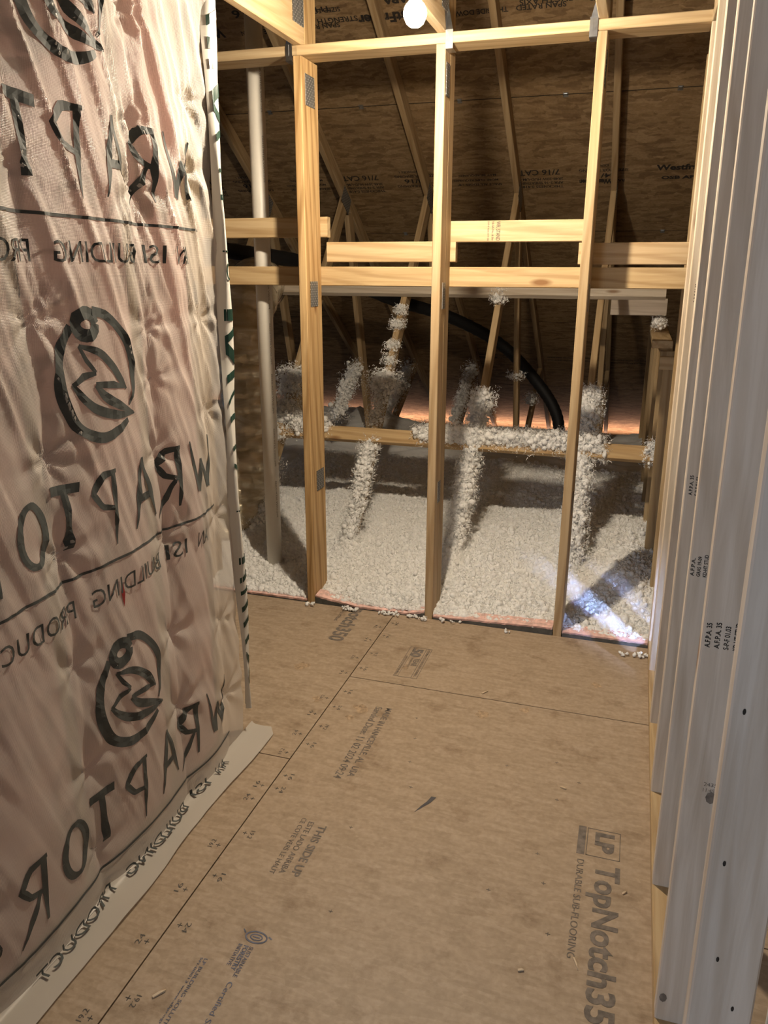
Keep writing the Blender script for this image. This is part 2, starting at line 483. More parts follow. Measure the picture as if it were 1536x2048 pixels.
# nail holes and knots on the nearest stud
near = studs_right[0]
def on_face(o, along, across, w, h, mat, name):
    # along = height above floor, across = 0..0.089 from the room edge
    a = np.linspace(0, 2 * math.pi, 9)[:-1]
    pts = [(0.0005 + across + math.cos(t) * w - LEAN * along, RS[studs_right.index(o)] - 0.0006, along + math.sin(t) * h) for t in a]
    return put(name, mesh_np(name, pts, [list(range(8))[::-1]]), mat, o)
for z_, x_ in ((1.045, .017), (.80, .02), (.63, .030), (.545, .060), (.42, .064), (.36, .046), (.25, .028), (.20, .055), (.19, .070)):
    on_face(near, z_, x_, .0022, .005, M_INKD, 'nail_hole')
on_face(studs_right[1], 0.62, .052, .010, .014, M_INKF, 'knot')
on_face(studs_right[1], 0.10, .012, .008, .012, M_INKF, 'knot')

# ---- grade stamps on the studs (face turned to the camera)
def stud_stamp(i, z0, rows, h, mat=M_INKD, x0=0.012, length=0.13, pitch=1.35):
    y = RS[i] - 0.0008
    for k, (txt, f) in enumerate(rows):
        lettering(txt, (x0 + k * h * pitch + h - LEAN * z0, y, z0), (-LEAN, 0, 1), (-1, 0, 0), length * f, h, mat, studs_right[i], bold=.02, name='grade_stamp')
stud_stamp(1, 0.940, [('A.F.P.A. 35', .9), ('A.F.P.A. 35', .95), ('S-P-F 01.03', .85), ('KD-HT STUD', 1)], .0095, x0=.006, length=.055, pitch=1.7)
stud_stamp(2, 0.925, [('A.F.P.A.', .8), ('GRAS 19-09', .9), ('KD-HT STUD', 1), ('S-P-F M.C', .85)], .0085, x0=.004, length=.055, pitch=1.6)
stud_stamp(3, 1.01, [('A.F.P.A. 35', .95), ('S-P-F 01.03', .9)], .010, x0=.012, length=.06, pitch=1.6)
stud_stamp(5, 1.50, [('S-P-F 01.03', .9)], .012, x0=.02, length=.07)
lettering('24351  B', (0.030, RS[1] - .0008, 0.645), (1, 0, 0), (0, 0, 1), .045, .008, M_INKF, studs_right[1], name='grade_stamp')
lettering('11:45 100', (0.030, RS[1] - .0008, 0.632), (1, 0, 0), (0, 0, 1), .040, .008, M_INKF, studs_right[1], name='grade_stamp')

# ---- roof deck panels
ceiling = empty('ceiling', (0, 2, 2.3), kind='structure')
S0 = 1.97                                            # slope distance of the first seam (measured as y*1/cos)
def deck_pt(x, s, off=0.0):
    y = s * math.cos(TH)
    return Vector((x, y, DECK - SLOPE * y)) + SN * off
deck_panels = {}
for r in range(-4, 4):
    s0 = S0 + 1.2192 * r; s1 = s0 + 1.2192
    s1 = min(s1, 6.9)
    xo = -5.275 if r % 2 == 0 else -4.056
    for k in range(5):
        x0 = xo + 2.4384 * k - (2.4384 if r % 2 else 0); x1 = x0 + 2.4384
        x1 = min(x1, 3.4)
        if x0 > 3.3: continue
        g = 0.0035
        L, W_ = x1 - x0 - 2 * g, s1 - s0 - 2 * g
        M = Matrix((Vector((1, 0, 0)), SD, -SN)).transposed().to_4x4()
        # local z points down into the room
        M.translation = deck_pt((x0 + x1) / 2, (s0 + s1) / 2)
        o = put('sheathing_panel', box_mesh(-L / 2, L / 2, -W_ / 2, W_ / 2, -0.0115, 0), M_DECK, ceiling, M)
        deck_panels[(r, k)] = (o, x0, x1)
put('deck_felt', mesh_np('felt', [tuple(deck_pt(-5.8, -2.9, .016)), tuple(deck_pt(3.5, -2.9, .016)), tuple(deck_pt(3.5, 6.9, .016)), tuple(deck_pt(-5.8, 6.9, .016)),
     tuple(deck_pt(-5.8, -2.9, .03)), tuple(deck_pt(3.5, -2.9, .03)), tuple(deck_pt(3.5, 6.9, .03)), tuple(deck_pt(-5.8, 6.9, .03))],
     [[0, 1, 2, 3], [7, 6, 5, 4], [0, 4, 5, 1], [1, 5, 6, 2], [2, 6, 7, 3], [3, 7, 4, 0]]), M_DARK, ceiling)
for r in range(-1, 4):
    M = Matrix((Vector((1, 0, 0)), SD, -SN)).transposed().to_4x4(); M.translation = deck_pt(-1.2, S0 + 1.2192 * r, .0015)
    put('panel_seam', box_mesh(-4.4, 4.4, -.0042, .0042, -.004, .0), M_DARK, ceiling, M)
# opposite slope, behind the camera
yr = -2.9 * math.cos(TH); zr = DECK - SLOPE * yr
put('far_slope', mesh_np('slope', [(-5.8, yr, zr), (3.5, yr, zr), (3.5, yr - 4.2, zr - 4.2 * SLOPE), (-5.8, yr - 4.2, zr - 4.2 * SLOPE),
     (-5.8, yr, zr + .02), (3.5, yr, zr + .02), (3.5, yr - 4.2, zr - 4.2 * SLOPE + .02), (-5.8, yr - 4.2, zr - 4.2 * SLOPE + .02)],
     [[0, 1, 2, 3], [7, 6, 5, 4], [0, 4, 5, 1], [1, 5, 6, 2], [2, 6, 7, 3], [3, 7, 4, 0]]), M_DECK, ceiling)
# panel clips on the seam
for r in (0, 1):
    s = S0 + 1.2192 * r
    for k in range(6):
        xc = TX[0] + 0.019 + SP * 0.5 + 0.02 - SP * k
        M = Matrix((Vector((1, 0, 0)), SD, -SN)).transposed().to_4x4(); M.translation = deck_pt(xc, s, -0.002)
        put('panel_clip', merge([box_mesh(-.014, .014, -.016, -.004, -.001, .0015), box_mesh(-.014, .014, .004, .016, -.001, .0015), box_mesh(-.008, .008, -.01, .01, -.001, .003)]), M_GALV, ceiling, M)
# stamps on the deck
def deck_panel_at(x, s):
    r = math.floor((s - S0) / 1.2192)
    for (rr, k), (o, x0, x1) in deck_panels.items():
        if rr == r and x0 <= x < x1: return o
    return ceiling
def deck_text(body, x, s, w, h, flip, mat=M_INKD, bold=.02):
    o = deck_panel_at(x, s)
    off = -0.0012
    if flip:
        p = deck_pt(x + w, s, off); u_, v_ = Vector((-1, 0, 0)), SD
    else:
        p = deck_pt(x, s, off); u_, v_ = Vector((1, 0, 0)), -SD
    lettering(body, p, u_, v_, w, h, mat, o, bold=bold, name='mill_stamp')
for (x, s) in ((-1.02, 2.56), (-2.24, 2.56), (-3.46, 2.56)):
    deck_text('7/16 CAT', x + .02, s, .26, .05, True)
    deck_text('2R48-20W HUD-UM-40', x, s + .075, .30, .024, True)
    deck_text('APA 2-16 SHEATHING', x, s + .11, .30, .024, True)
    deck_text('THICKNESS 0.418IN', x, s + .145, .30, .024, True)
    deck_text('EXPOSURE 1', x + .44, s - .03, .14, .02, True)
    deck_text('SIZED FOR SPACING', x + .40, s + .01, .30, .024, True)
    deck_text('24/16', x + .46, s + .05, .17, .04, True)
    deck_text('RATED SHEATHING', x + .40, s + .105, .28, .024, True)
    deck_text('SPACE ALL EDGES 1/8"', x - .40, s + .11, .30, .022, True)
    deck_text('MAY BE REQUIRED', x - .38, s + .02, .25, .022, True)
    deck_text('MORE CLIPS REQUIRED', x - .42, s + .065, .30, .022, True)
deck_text('Westfraser', -.405 + SP * .0 + .25, 2.60, .34, .05, False, bold=.04)
deck_text('OSB APA', -.12, 2.68, .24, .03, False, bold=.05)
deck_text('WestFraser', -.62, 2.66, .20, .045, True, bold=.04)
for (x, s) in ((-2.95, 1.36), (-1.75, 1.36), (-.55, 1.36), (-4.1, 1.36)):
    deck_text('24/16', x + .50, s - .10, .22, .05, True)
    deck_text('WestFraser', x, s + .0, .40, .06, True, bold=.04)
    deck_text('APA', x + .16, s - .09, .14, .045, True, bold=.05)
    deck_text('SIZED FOR SPACING', x - .42, s - .06, .34, .028, True)
    deck_text('SPAN RATED', x - .36, s + .03, .25, .03, True)
    deck_text('THIS SIDE DOWN', x + .50, s + .03, .30, .03, True)
    deck_text('STRENGTH AXIS', x + .86, s - .0, .34, .032, True)
    deck_text('THIS', x + .93, s - .07, .14, .03, True)
for (x0, x1, s) in ((-.95, -.55, 5.02), (-.38, -.02, 5.03), (-1.6, -1.2, 5.01)):
    for dz in (0, .05):
        deck_text('WestFraser APA RATED SHEATHING', x0, s + dz, x1 - x0, .022, True)

# ---- attic end wall beyond the right stud wall, outer wall under the eave
wall_gable = empty('wall_gable', (0.05, 2.2, 0), kind='structure')
put('sheathing', box_mesh(.135, .147, .09, 4.7, -.1, 2.9), M_DECK, wall_gable)
board('gable_stud', (.0445, .44, 0.0), (.0345, .44, 2.44), .089, .038, (1, 0, 0), M_WOOD, wall_gable, (.86, .80, .70))
for k, y in enumerate((0.82, 1.23, 1.64, 2.05, 2.5, 3.2)):
    xx = -.012 - .022 * y
    board('gable_stud', (xx + .0445, y, 0.0), (xx + .0445 - .005, y, 1.19), .089, .038, (1, 0, 0), M_WOOD, wall_gable, (.86, .80, .70))
board('ledger', (-.045, .98, 1.245), (-.045, 2.2, 1.245), .038, .10, (0, 0, 1), M_WOOD, wall_gable, (1.05, 1, .9))
board('block', (-.06, .62, 1.19), (.05, .62, 1.19), .06, .038, (0, 0, 1), M_WOOD, wall_gable, (1.1, 1.05, .95))
wall_eave = put('wall_eave', box_mesh(-5.8, 3.4, 4.66, 4.74, -.9, -.02), M_DECK, kind='structure')
put('attic_bed', box_mesh(-5.8, .13, .02, 4.62, -.12, -.07), M_DARK, kind='structure').name = 'floor_attic'
fascia = put('trim_1', box_mesh(-5.8, 3.4, 5.62, 5.66, -.7, -.16), M_DECK, kind='structure')

# ---- rear wall with window (behind the camera)
rw = merge([box_mesh(-5.8, -2.7, -6.1, -6.0, 0, 3), box_mesh(-1.2, 3.4, -6.1, -6.0, 0, 3), box_mesh(-2.7, -1.2, -6.1, -6.0, 0, .75), box_mesh(-2.7, -1.2, -6.1, -6.0, 2.35, 3)])
put('wall_rear', rw, M_DRY, kind='structure')
wf = merge([box_mesh(-2.7, -2.65, -6.08, -6.02, .75, 2.35), box_mesh(-1.25, -1.2, -6.08, -6.02, .75, 2.35), box_mesh(-2.65, -1.25, -6.08, -6.02, .75, .80), box_mesh(-2.65, -1.25, -6.08, -6.02, 2.30, 2.35), box_mesh(-2.65, -1.25, -6.07, -6.03, 1.53, 1.57)])
put('wall_light_block', box_mesh(-5.8, -1.53, -3.52, -3.42, 0, 3.2), M_DRY, kind='structure')  # unseen wall added to keep window light from leaking behind the plastic sheet
put('window_1', wf, M_PORC, kind='structure')

# ---- left wall: studs and pink batts behind the plastic
SX = -1.40                                           # plane of the plastic sheet
wall_left = empty('wall_left', (-1.46, -2.2, 0), kind='structure')
LY = [-1.24, -1.53, -1.95, -2.36, -2.77, -3.18]
for y in LY:
    board('stud', (SX - .085, y, .038), (SX - .085, y, 2.75), .089, .038, (1, 0, 0), M_WOOD, wall_left)
board('sole_plate', (SX - .085, -3.4, .019), (SX - .085, -1.222, .019), .089, .037, (1, 0, 0), M_WOOD, wall_left)
for a, b in zip(LY[1:], LY[:-1]):
    y0, y1 = a + .021, b - .021
    n = 14; zz = np.linspace(.04, 2.72, 40); yy = np.linspace(y0, y1, n)
    Y, Z = np.meshgrid(yy, zz)
    X = SX - .040 + .012 * np.sin((Y - y0) / (y1 - y0) * math.pi) * .8 + .006 * (fbm(Y * 9, Z * 5, 3, 5) - .5)
    front = np.stack([X, Y, Z], -1).reshape(-1, 3)
    F = [[r * n + c, r * n + c + 1, (r + 1) * n + c + 1, (r + 1) * n + c] for r in range(39) for c in range(n - 1)]
    nb = len(front); back = front.copy(); back[:, 0] = SX - .10
    F += [[nb + i for i in f[::-1]] for f in F]
    put('insulation_batt', mesh_np('batt', np.concatenate([front, back]), F, True), M_PINKB, wall_left)

# ================================================================== TRUSSES
def nail_plate(parent, center, u_, v_, w, h, t=.002):
    u_, v_ = Vector(u_).normalized(), Vector(v_).normalized(); n = u_.cross(v_)
    M = Matrix((u_, v_, n)).transposed().to_4x4(); M.translation = center
    return put('nail_plate', box_mesh(-w / 2, w / 2, -h / 2, h / 2, 0, t), M_PLATE, parent, M)
truss_labels = [
    'roof truss with doubled slim stud, the one nearest the right-hand stud wall',
    'roof truss with doubled stud and tie beam carrying the bare bulb',
    'roof truss with wide knotty stud, next to the white vent pipe',
    'roof truss behind the vent pipe and foil duct, web heaped with insulation',
    'roof truss at far left between plastic sheet and vent pipe, only its rafter showing',
    'hindmost roof truss, hidden beside the plastic sheet at far left']
trusses = []
KY, KZ = 2.15, 2.09
for k, X in enumerate(TX[:5]):
    xc = X + .019
    t = empty('roof_truss', (xc, 0, 0), label=truss_labels[k], cat='truss', group='roof trusses')
    trusses.append(t)
    pine = M_PINE
    # stud (wall member)
    ztop = 2.447
    ty = [(1.06, 1.0, .98), (1.04, .98, .92), (1.18, 1.10, 1.0), (1, 1, 1), (1, 1, 1)][k]
    if k == 2:
        board('stud', (xc, .089, -.02), (xc, .089, ztop), .178, .0375, (0, 1, 0), pine, t, ty)
        board('post', (xc, .105, 2.49), (xc, .105, 3.42), .12, .0375, (0, 1, 0), pine, t, ty)
    else:
        board('stud', (xc, .0437, -.02), (xc, .0437, ztop), .087, .0375, (0, 1, 0), M_WOOD if k == 0 else pine, t, ty if k else (.98, .92, .84))
        board('stud', (xc, .1335, -.02), (xc, .1335, ztop), .087, .0375, (0, 1, 0), pine, t, (.9, .86, .8))
        board('post', (xc, .105, 2.49), (xc, .105, 3.42), .12, .0375, (0, 1, 0), pine, t, (.9, .86, .8))
    # tie beam
    board('tie_beam', (xc, .04, 2.58), (xc, -4.0, 2.58), .184, .0375, (0, 0, 1), pine if k == 2 else M_WOOD, t, (1.25, 1.15, 1.02) if k == 2 else None)
    # top chord
    p = lambda y: Vector((xc, y, RAFT + .054 - SLOPE * y))
    board('top_chord', p(-2.3), p(5.35), .089, .0375, SN, M_WOOD, t, (.80, .74, .66))
    board('bottom_chord', (xc, .0, -.066), (xc, 4.65, -.066), .089, .0375, (0, 0, 1), M_WOOD, t)
    # webs
    d = Vector((0, KY - .547, KZ - .122)).normalized()
    nrm = Vector((0, -d.z, d.y))
    a = Vector((xc, .547, .122)) - d * .22 - nrm * .0445
    b = Vector((xc, KY, KZ)) + d * .0 - nrm * .0445
    board('web', a, b, .089, .0375, nrm, M_WOOD, t, (.92, .86, .76))
    board('web', Vector((xc, KY + .12, KZ - .10)), Vector((xc, 2.85, -.05)), .089, .0375, (0, 1, 0), M_WOOD, t, (.82, .76, .68))
    board('web', Vector((xc, 2.95, .0)), Vector((xc, 4.12, .70)), .089, .0375, (0, 0, 1), M_WOOD, t, (.82, .76, .68))
    # nail plates
    xr = xc + .0189
    nail_plate(t, (xr, .085 if k == 2 else .05, 2.33), (0, 0, 1), (0, -1, 0), .12, .10 if k == 2 else .055)
    nail_plate(t, (xr, .085 if k == 2 else .07, 1.50), (0, 0, 1), (0, -1, 0), .11, .085 if k == 2 else .05)
    nail_plate(t, (xr, .11 if k == 2 else .07, .62), (0, 0, 1), (0, -1, 0), .10, .09 if k == 2 else .05)
    nail_plate(t, (xr, -.02, 2.62), (0, 0, 1), (0, -1, 0), .13, .11)
    pk = p(KY + .03) - Vector((0, 0, .05)); pk.x = xr
    nail_plate(t, pk, SD, SN, .16, .12)
    # metal tie between plate and truss
    zc = 2.468
    xl = xc - .024
    xs = xc + .021 if k == 1 else xc - .046
    tie = merge([box_mesh(xs - .002, xs + .027, -.004, -.002, zc - .040, zc + .026), box_mesh(xs - .002, xs + .027, -.004, .06, zc - .0405, zc - .0385),
                 mesh_np('w', [(xs, -.003, zc + .02), (xs + .027, -.003, zc + .02), (xc - .0205 if k != 1 else xc + .0205, .03, zc + .12), (xc - .0205 if k != 1 else xc + .0205, -.04, zc + .10)], [[0, 1, 2, 3]]),
                 box_mesh(xs + .008, xs + .012, -.006, -.004, zc - .02, zc + .02)])
    put('metal_tie', tie, M_GALV, t, label='shiny metal strap bent around the top plate')

# ================================================================== BOARDS ACROSS THE WALL
def lone_board(a, b, w, t, wd, label, mat=M_WOOD, tint=None, name='wall_board', grp='boards nailed across the truss studs'):
    return board(name, a, b, w, t, wd, mat, None, tint, label=label, cat='board', group=grp)
lone_board((-3.2, .069, 2.468), (-1.6175, .069, 2.468), .0375, .138, (0, 0, 1), 'left length of top plate, running from the plastic sheet to the wide knotty stud', name='top_plate', grp='top plate lengths', tint=(.98, .95, .9))
lone_board((-1.6165, .069, 2.468), (-.0245, .069, 2.468), .0375, .138, (0, 0, 1), 'long pale top plate across the stud tops beneath the bare bulb', name='top_plate', grp='top plate lengths', tint=(1.18, 1.14, 1.05))
YB = .178 + .0195
lone_board((-3.2, YB, 1.577), (.02, YB, 1.577), .085, .0375, (0, 0, 1), 'lowest and longest board, running unbroken behind all the studs', tint=(1.06, .98, .84))
lone_board((-3.1, YB, 1.792), (-1.565, YB, 1.792), .088, .0375, (0, 0, 1), 'short upper board left of the wide knotty stud, in front of the vent pipe', tint=(1.06, 1, .9))
lone_board((-1.570, YB, 1.683), (-.965, YB, 1.683), .087, .0375, (0, 0, 1), 'upper board between the wide knotty stud and the middle stud, knot near its centre', tint=(1.12, 1.06, .97))
wb = lone_board((-1.02, YB, 1.766), (-.39, YB, 1.766), .087, .0375, (0, 0, 1), 'pale upper board with a grade stamp, between the middle and right studs', tint=(1.18, 1.16, 1.10))
lone_board((-.44, YB, 1.674), (.03, YB, 1.674), .087, .0375, (0, 0, 1), 'upper board running from the right stud into the right-hand stud wall', tint=(1.15, 1.08, 1.0))
for k, (tx, h) in enumerate((('WR. STAND', .017), ('NLGA No. & Btr', .009), ('S-P-F KD-HT 00', .007))):
    lettering(tx, (-.790 - k * .019, YB - .0195, 1.806), (0, 0, -1), (1, 0, 0), .078, h, M_INK, wb, bold=.01, name='grade_stamp')
d = Vector((0, KY - .547, KZ - .122)).normalized(); nrm = Vector((0, -d.z, d.y))
def web_pt(z, off=0.0):
    y = .547 + (z - .122) * (KY - .547) / (KZ - .122)
    return Vector((0, y, z)) + nrm * off
q_ = web_pt(.655, .0195)
lone_board((-2.95, q_.y, q_.z), (-.005, q_.y, q_.z), .088, .0375, d, 'low brace board lying across the slanting webs, heaped with white insulation', tint=(1.0, .90, .74), name='brace_board', grp='brace boards across the webs')
q_ = web_pt(1.468, .0195)
lone_board((-2.52, q_.y, q_.z), (-.035, q_.y, q_.z), .070, .0375, d, 'greyish brace board across the webs, just under the lowest wall board', tint=(.92, .90, .85), name='brace_board', grp='brace boards across the webs', mat=M_PALE)
lone_board((-.36, 2.34, 1.375), (-.0, 2.34, 1.375), .11, .0375, (0, 0, 1), 'short pale board deep in the attic beside the right-hand wall', tint=(1.05, 1, .95), name='brace_board', grp='brace boards across the webs', mat=M_PALE)

# ================================================================== BULB
bulb = empty('light_bulb', tuple(BULB + Vector((0, 0, .09))), label='bare glowing bulb hanging beside the middle tie beam', cat='light bulb')
put('junction_box', box_mesh(-.9875, -.885, BULB.y - .05, BULB.y + .05, BULB.z + .063, BULB.z + .12), M_GALV, bulb)
prof = [(.004, -.040), (.016, -.038), (.027, -.029), (.0345, -.013), (.0365, .0)]
mt, nt, nd, lk, bs = mat_new('lit_bulb_glass')
em = N(nd, 'ShaderNodeEmission'); em.inputs[0].default_value = (1.0, 0.85, 0.65, 1); em.inputs[1].default_value = BULB_STRENGTH
lk.new(em.outputs[0], nd['Material Output'].inputs[0])
put('glass', lathe_mesh(prof), mt, bulb, Matrix.Translation(BULB))
mt2 = mt.copy(); mt2.name = 'dim_bulb_collar'; mt2.node_tree.nodes['Emission'].inputs[1].default_value = BULB_STRENGTH * .03
put('collar', lathe_mesh([(.0365, .0002), (.035, .011), (.029, .022), (.020, .031), (.015, .0335)]), mt2, bulb, Matrix.Translation(BULB))
put('lampholder', lathe_mesh([(.016, .034), (.020, .036), (.021, .050), (.026, .052), (.026, .0625)]), M_PORC, bulb, Matrix.Translation(BULB))

# ================================================================== PIPES AND DUCTS
px_, py_ = -1.955, .30
pipe = empty('vent_pipe', (px_, py_, .08), label='white plastic vent pipe standing behind the wall boards', cat='pipe')
put('pipe_length', tube_mesh([(px_, py_, .05), (px_, py_, 3.38)], .040, 24), M_PVC, pipe)
for z in (.34, .62, .90, 1.15, 1.42, 2.0, 2.3):
    a = -.62
    lettering('PVC-DWV ASTM D2665', (px_ + .0405 * math.cos(a), py_ + .0405 * math.sin(a), z), (0, 0, 1), (-math.sin(a), math.cos(a), 0), .20, .008, M_INKF, pipe)

dpts = spline([(-2.75, 1.9, 1.50), (-2.5, 1.35, 1.52), (-2.36, .95, 1.48), (-2.32, .76, 1.30), (-2.30, .74, 1.0), (-2.29, .72, .66), (-2.33, .66, .35), (-2.40, .6, .10)], 26)
def dr(i):
    f = i / (len(dpts) - 1)
    return .158 + .012 * math.sin(f * 34) * math.sin(f * 9 + 1) - .022 * math.exp(-((f - .40) / .03) ** 2) + .006 * math.sin(f * 141)
duct_me = tube_mesh(dpts, .16, 40, rfun=dr)
co = np.array([v.co[:] for v in duct_me.vertices])
ang = np.arctan2(co[:, 1] - .73, co[:, 0] + 2.32)
wr = (fbm(ang * 7 + 20, co[:, 2] * 30, 4, 3) - .5) * .034
co[:, 0] += np.cos(ang) * wr; co[:, 1] += np.sin(ang) * wr
duct_me.vertices.foreach_set('co', co.astype(np.float32).ravel()); duct_me.update()
put('flexible_duct', duct_me, M_FOIL, label='thick foil-wrapped duct in crinkled clear plastic behind the vent pipe', cat='duct')

hp = spline([(-2.95, .55, 1.80), (-2.62, 1.2, 1.715), (-2.38, 1.9, 1.64), (-2.02, 2.6, 1.40), (-1.63, 3.0, 1.245), (-1.235, 3.2, 1.02), (-.93, 3.25, .72), (-.745, 3.2, .46), (-.70, 3.15, .16)], 14)
put('black_hose', tube_mesh(hp, .046, 16, rfun=lambda i: .046 + .003 * (i % 2)), M_BLACK, label='thick black hose drooping across the dark attic behind the webs', cat='hose')

# ================================================================== INSULATION
ICO = None
def ico_template():
    bm = bmesh.new(); bmesh.ops.create_icosphere(bm, subdivisions=2, radius=1)
    V = np.array([v.co[:] for v in bm.verts]); F = np.array([[v.index for v in f.verts] for f in bm.faces]); bm.free()
    bm = bmesh.new(); bmesh.ops.create_icosphere(bm, subdivisions=1, radius=1)
    V1 = np.array([v.co[:] for v in bm.verts]); F1 = np.array([[v.index for v in f.verts] for f in bm.faces]); bm.free()
    return (V, F), (V1, F1)
ICO = ico_template()
def blobs(centers, radii, level=1, jitter=.35, squash=None):
    V0, F0 = ICO[0] if level == 2 else ICO[1]
    n = len(centers); m_ = len(V0)
    J = 1 + (rng.random((n, m_)) - .5) * 2 * jitter
    S = .65 + rng.random((n, 1, 3)) * .8
    V = V0[None] * J[:, :, None] * S * np.asarray(radii)[:, None, None] + np.asarray(centers)[:, None, :]
    F = F0[None] + (np.arange(n) * m_)[:, None, None]
    return V.reshape(-1, 3), F.reshape(-1, 3)
def with_fibres(V, F, C, length, width=.0022):
    n = len(C)
    d_ = rng.normal(size=(n, 3)); d_ /= np.linalg.norm(d_, axis=1)[:, None]
    e_ = np.cross(d_, rng.normal(size=(n, 3))); e_ /= np.linalg.norm(e_, axis=1)[:, None]
    l = length * (.5 + rng.random((n, 1)) * 1.0)
    T = np.stack([C - d_ * l * .3 - e_ * width, C - d_ * l * .3 + e_ * width, C + d_ * l], 1).reshape(-1, 3)
    return np.concatenate([V, T]), np.concatenate([F, np.arange(3 * n).reshape(-1, 3) + len(V)])
def fluff_z(x, y):
    b = np.interp(y, [0.0, .05, .25, .6, 1.2, 2.0, 3.3, 4.0, 4.7], [.012, .024, .062, .118, .19, .26, .31, .15, -.02])
    b = b + .07 * (fbm(x * 2.2 + 7, y * 2.2, 3, 11) - .5) * np.clip(y / .5, 0, 1)
    b = b + .07 * np.exp(-((x + .12) / .16) ** 2) * np.clip((y - .22) / .25, 0, 1) * np.clip((1.6 - y), 0, 1)
    b = b + .028 * (fbm(x * 14, y * 14, 3, 21) - .5) * np.clip(y / .15, .25, 1)
    b = b + .020 * (fbm(x * 42, y * 42, 2, 31) - .5) * np.clip(y / .1, .35, 1)
    b = b + .10 * np.clip((-2.0 - x) / .5, 0, 1) * np.exp(-((y - 3.2) / .6) ** 2)
    # dense fluff piled around the webs' feet
    for X in TX[:4]:
        b = b + .05 * np.exp(-((x - X - .02) / .07) ** 2 - ((y - .56) / .14) ** 2)
    return b
def fluff_grid(xs, ys):
    Xg, Yg = np.meshgrid(xs, ys)
    Z = fluff_z(Xg, Yg)
    V = np.stack([Xg, Yg, Z], -1).reshape(-1, 3)
    n = len(xs); r, c = np.meshgrid(np.arange(len(ys) - 1), np.arange(n - 1), indexing='ij')
    p = (r * n + c).ravel()
    return V, np.stack([p, p + 1, p + n + 1, p + n], -1)
V, F = fluff_grid(np.arange(-3.0, .11, .0085), np.arange(.022, 1.5, .0085))
V2, F2 = fluff_grid(np.arange(-5.6, .115, .03), np.arange(1.47, 4.62, .028))
Fa = np.concatenate([F, F2 + len(V)])
bed = put('loose_fill_insulation', mesh_np('fluff', np.concatenate([V, V2]), Fa, True), M_FLUFF, kind='stuff', label='deep bed of fluffy white blown insulation behind the studs', cat='insulation')
# loose nodules on the bed, one part of it
n = 11000
cx = rng.random(n) * 2.6 - 2.52; cy = .025 + rng.random(n) ** 1.5 * 2.2
cz = fluff_z(cx, cy) + .001
rad = .005 + rng.random(n) ** 2 * .012
V, F = blobs(np.stack([cx, cy, cz], -1), rad, 1, .25)
n2 = 90000
cx = rng.random(n2) * 2.6 - 2.52; cy = .025 + rng.random(n2) ** 1.4 * 2.2
V, F = with_fibres(V, F, np.stack([cx, cy, fluff_z(cx, cy) + .005], -1), .013, .003)
put('fluff_tufts', mesh_np('tufts', V, F, True), M_FLUFF, bed, kind='stuff')

def cling(label, paths):
    """paths: (a, b, n, spread, rmin, rmax)"""
    C, R_, W_ = [], [], []
    for a, b, n, sp, r0, r1 in paths:
        a, b = np.array(a, float), np.array(b, float)
        sp = np.array(sp) * 1.35; n2 = int(n * 1.7)
        t = rng.random(n2)[:, None]
        g = np.clip(rng.normal(size=(n2, 3)) * .5, -1, 1)
        # lumpy: thickness varies along the path
        th = .65 + .7 * vnoise(t[:, 0] * n / 16.0, t[:, 0] * 0 + a[0] * 9, 5)
        C.append(a + (b - a) * t + g * np.array(sp) * th[:, None]); R_.append((r0 + rng.random(n2) ** 1.6 * (r1 - r0)) * .85)
        k = n * 22
        t = rng.random(k)[:, None]
        th = .65 + .7 * vnoise(t[:, 0] * n / 16.0, t[:, 0] * 0 + a[0] * 9, 5)
        W_.append(a + (b - a) * t + np.clip(rng.normal(size=(k, 3)) * .72, -1.5, 1.5) * np.array(sp) * th[:, None])
    V, F = blobs(np.concatenate(C), np.concatenate(R_), 1, .2)
    V, F = with_fibres(V, F, np.concatenate(W_), .015, .0019)
    return put('clinging_insulation', mesh_np('cling', V, F, True), M_FLUFF, kind='stuff', label=label, cat='insulation', group='insulation clinging to the framing')
def wp(k, z, off=.012):
    v = web_pt(z, off); return (TX[k] + .019, v.y, v.z)
cling('white insulation clumped on the slanting web seen between the wide stud and the middle stud', [
    (wp(2, .06), wp(2, .64), 330, (.030, .022, .02), .008, .020),
    (wp(2, .72), wp(2, .90), 60, (.035, .02, .02), .007, .016), (wp(2, .90), wp(2, .99), 110, (.055, .025, .03), .008, .020),
    (wp(2, 1.13), wp(2, 1.18), 16, (.03, .02, .015), .005, .012), (wp(2, 1.26), wp(2, 1.29), 28, (.03, .02, .015), .006, .013),
    (wp(2, 1.34), wp(2, 1.37), 22, (.025, .02, .015), .006, .013), (wp(2, 1.05), wp(2, 1.09), 14, (.03, .02, .015), .005, .010)])
cling('white insulation clumped on the slanting web seen between the middle and right studs', [
    (wp(1, .05), wp(1, .66), 380, (.030, .024, .02), .008, .021), (wp(1, .70), wp(1, .92), 190, (.040, .03, .02), .009, .022),
    (wp(1, 1.42), wp(1, 1.52), 60, (.035, .03, .02), .007, .016)])
cling('white insulation clumped on the slanting web beside the right-hand stud wall', [
    (wp(0, .03), wp(0, .66), 420, (.035, .028, .02), .009, .022), (wp(0, .70), wp(0, .96), 230, (.040, .035, .02), .010, .024)])
cling('dusty insulation heaped on the web behind the vent pipe', [
    (wp(3, .16), wp(3, .50), 260, (.045, .03, .02), .010, .024), (wp(3, .62), wp(3, .82), 210, (.055, .03, .02), .009, .024), (wp(3, .86), wp(3, 1.0), 120, (.05, .025, .02), .008, .018)])
q_ = web_pt(.675, .045)
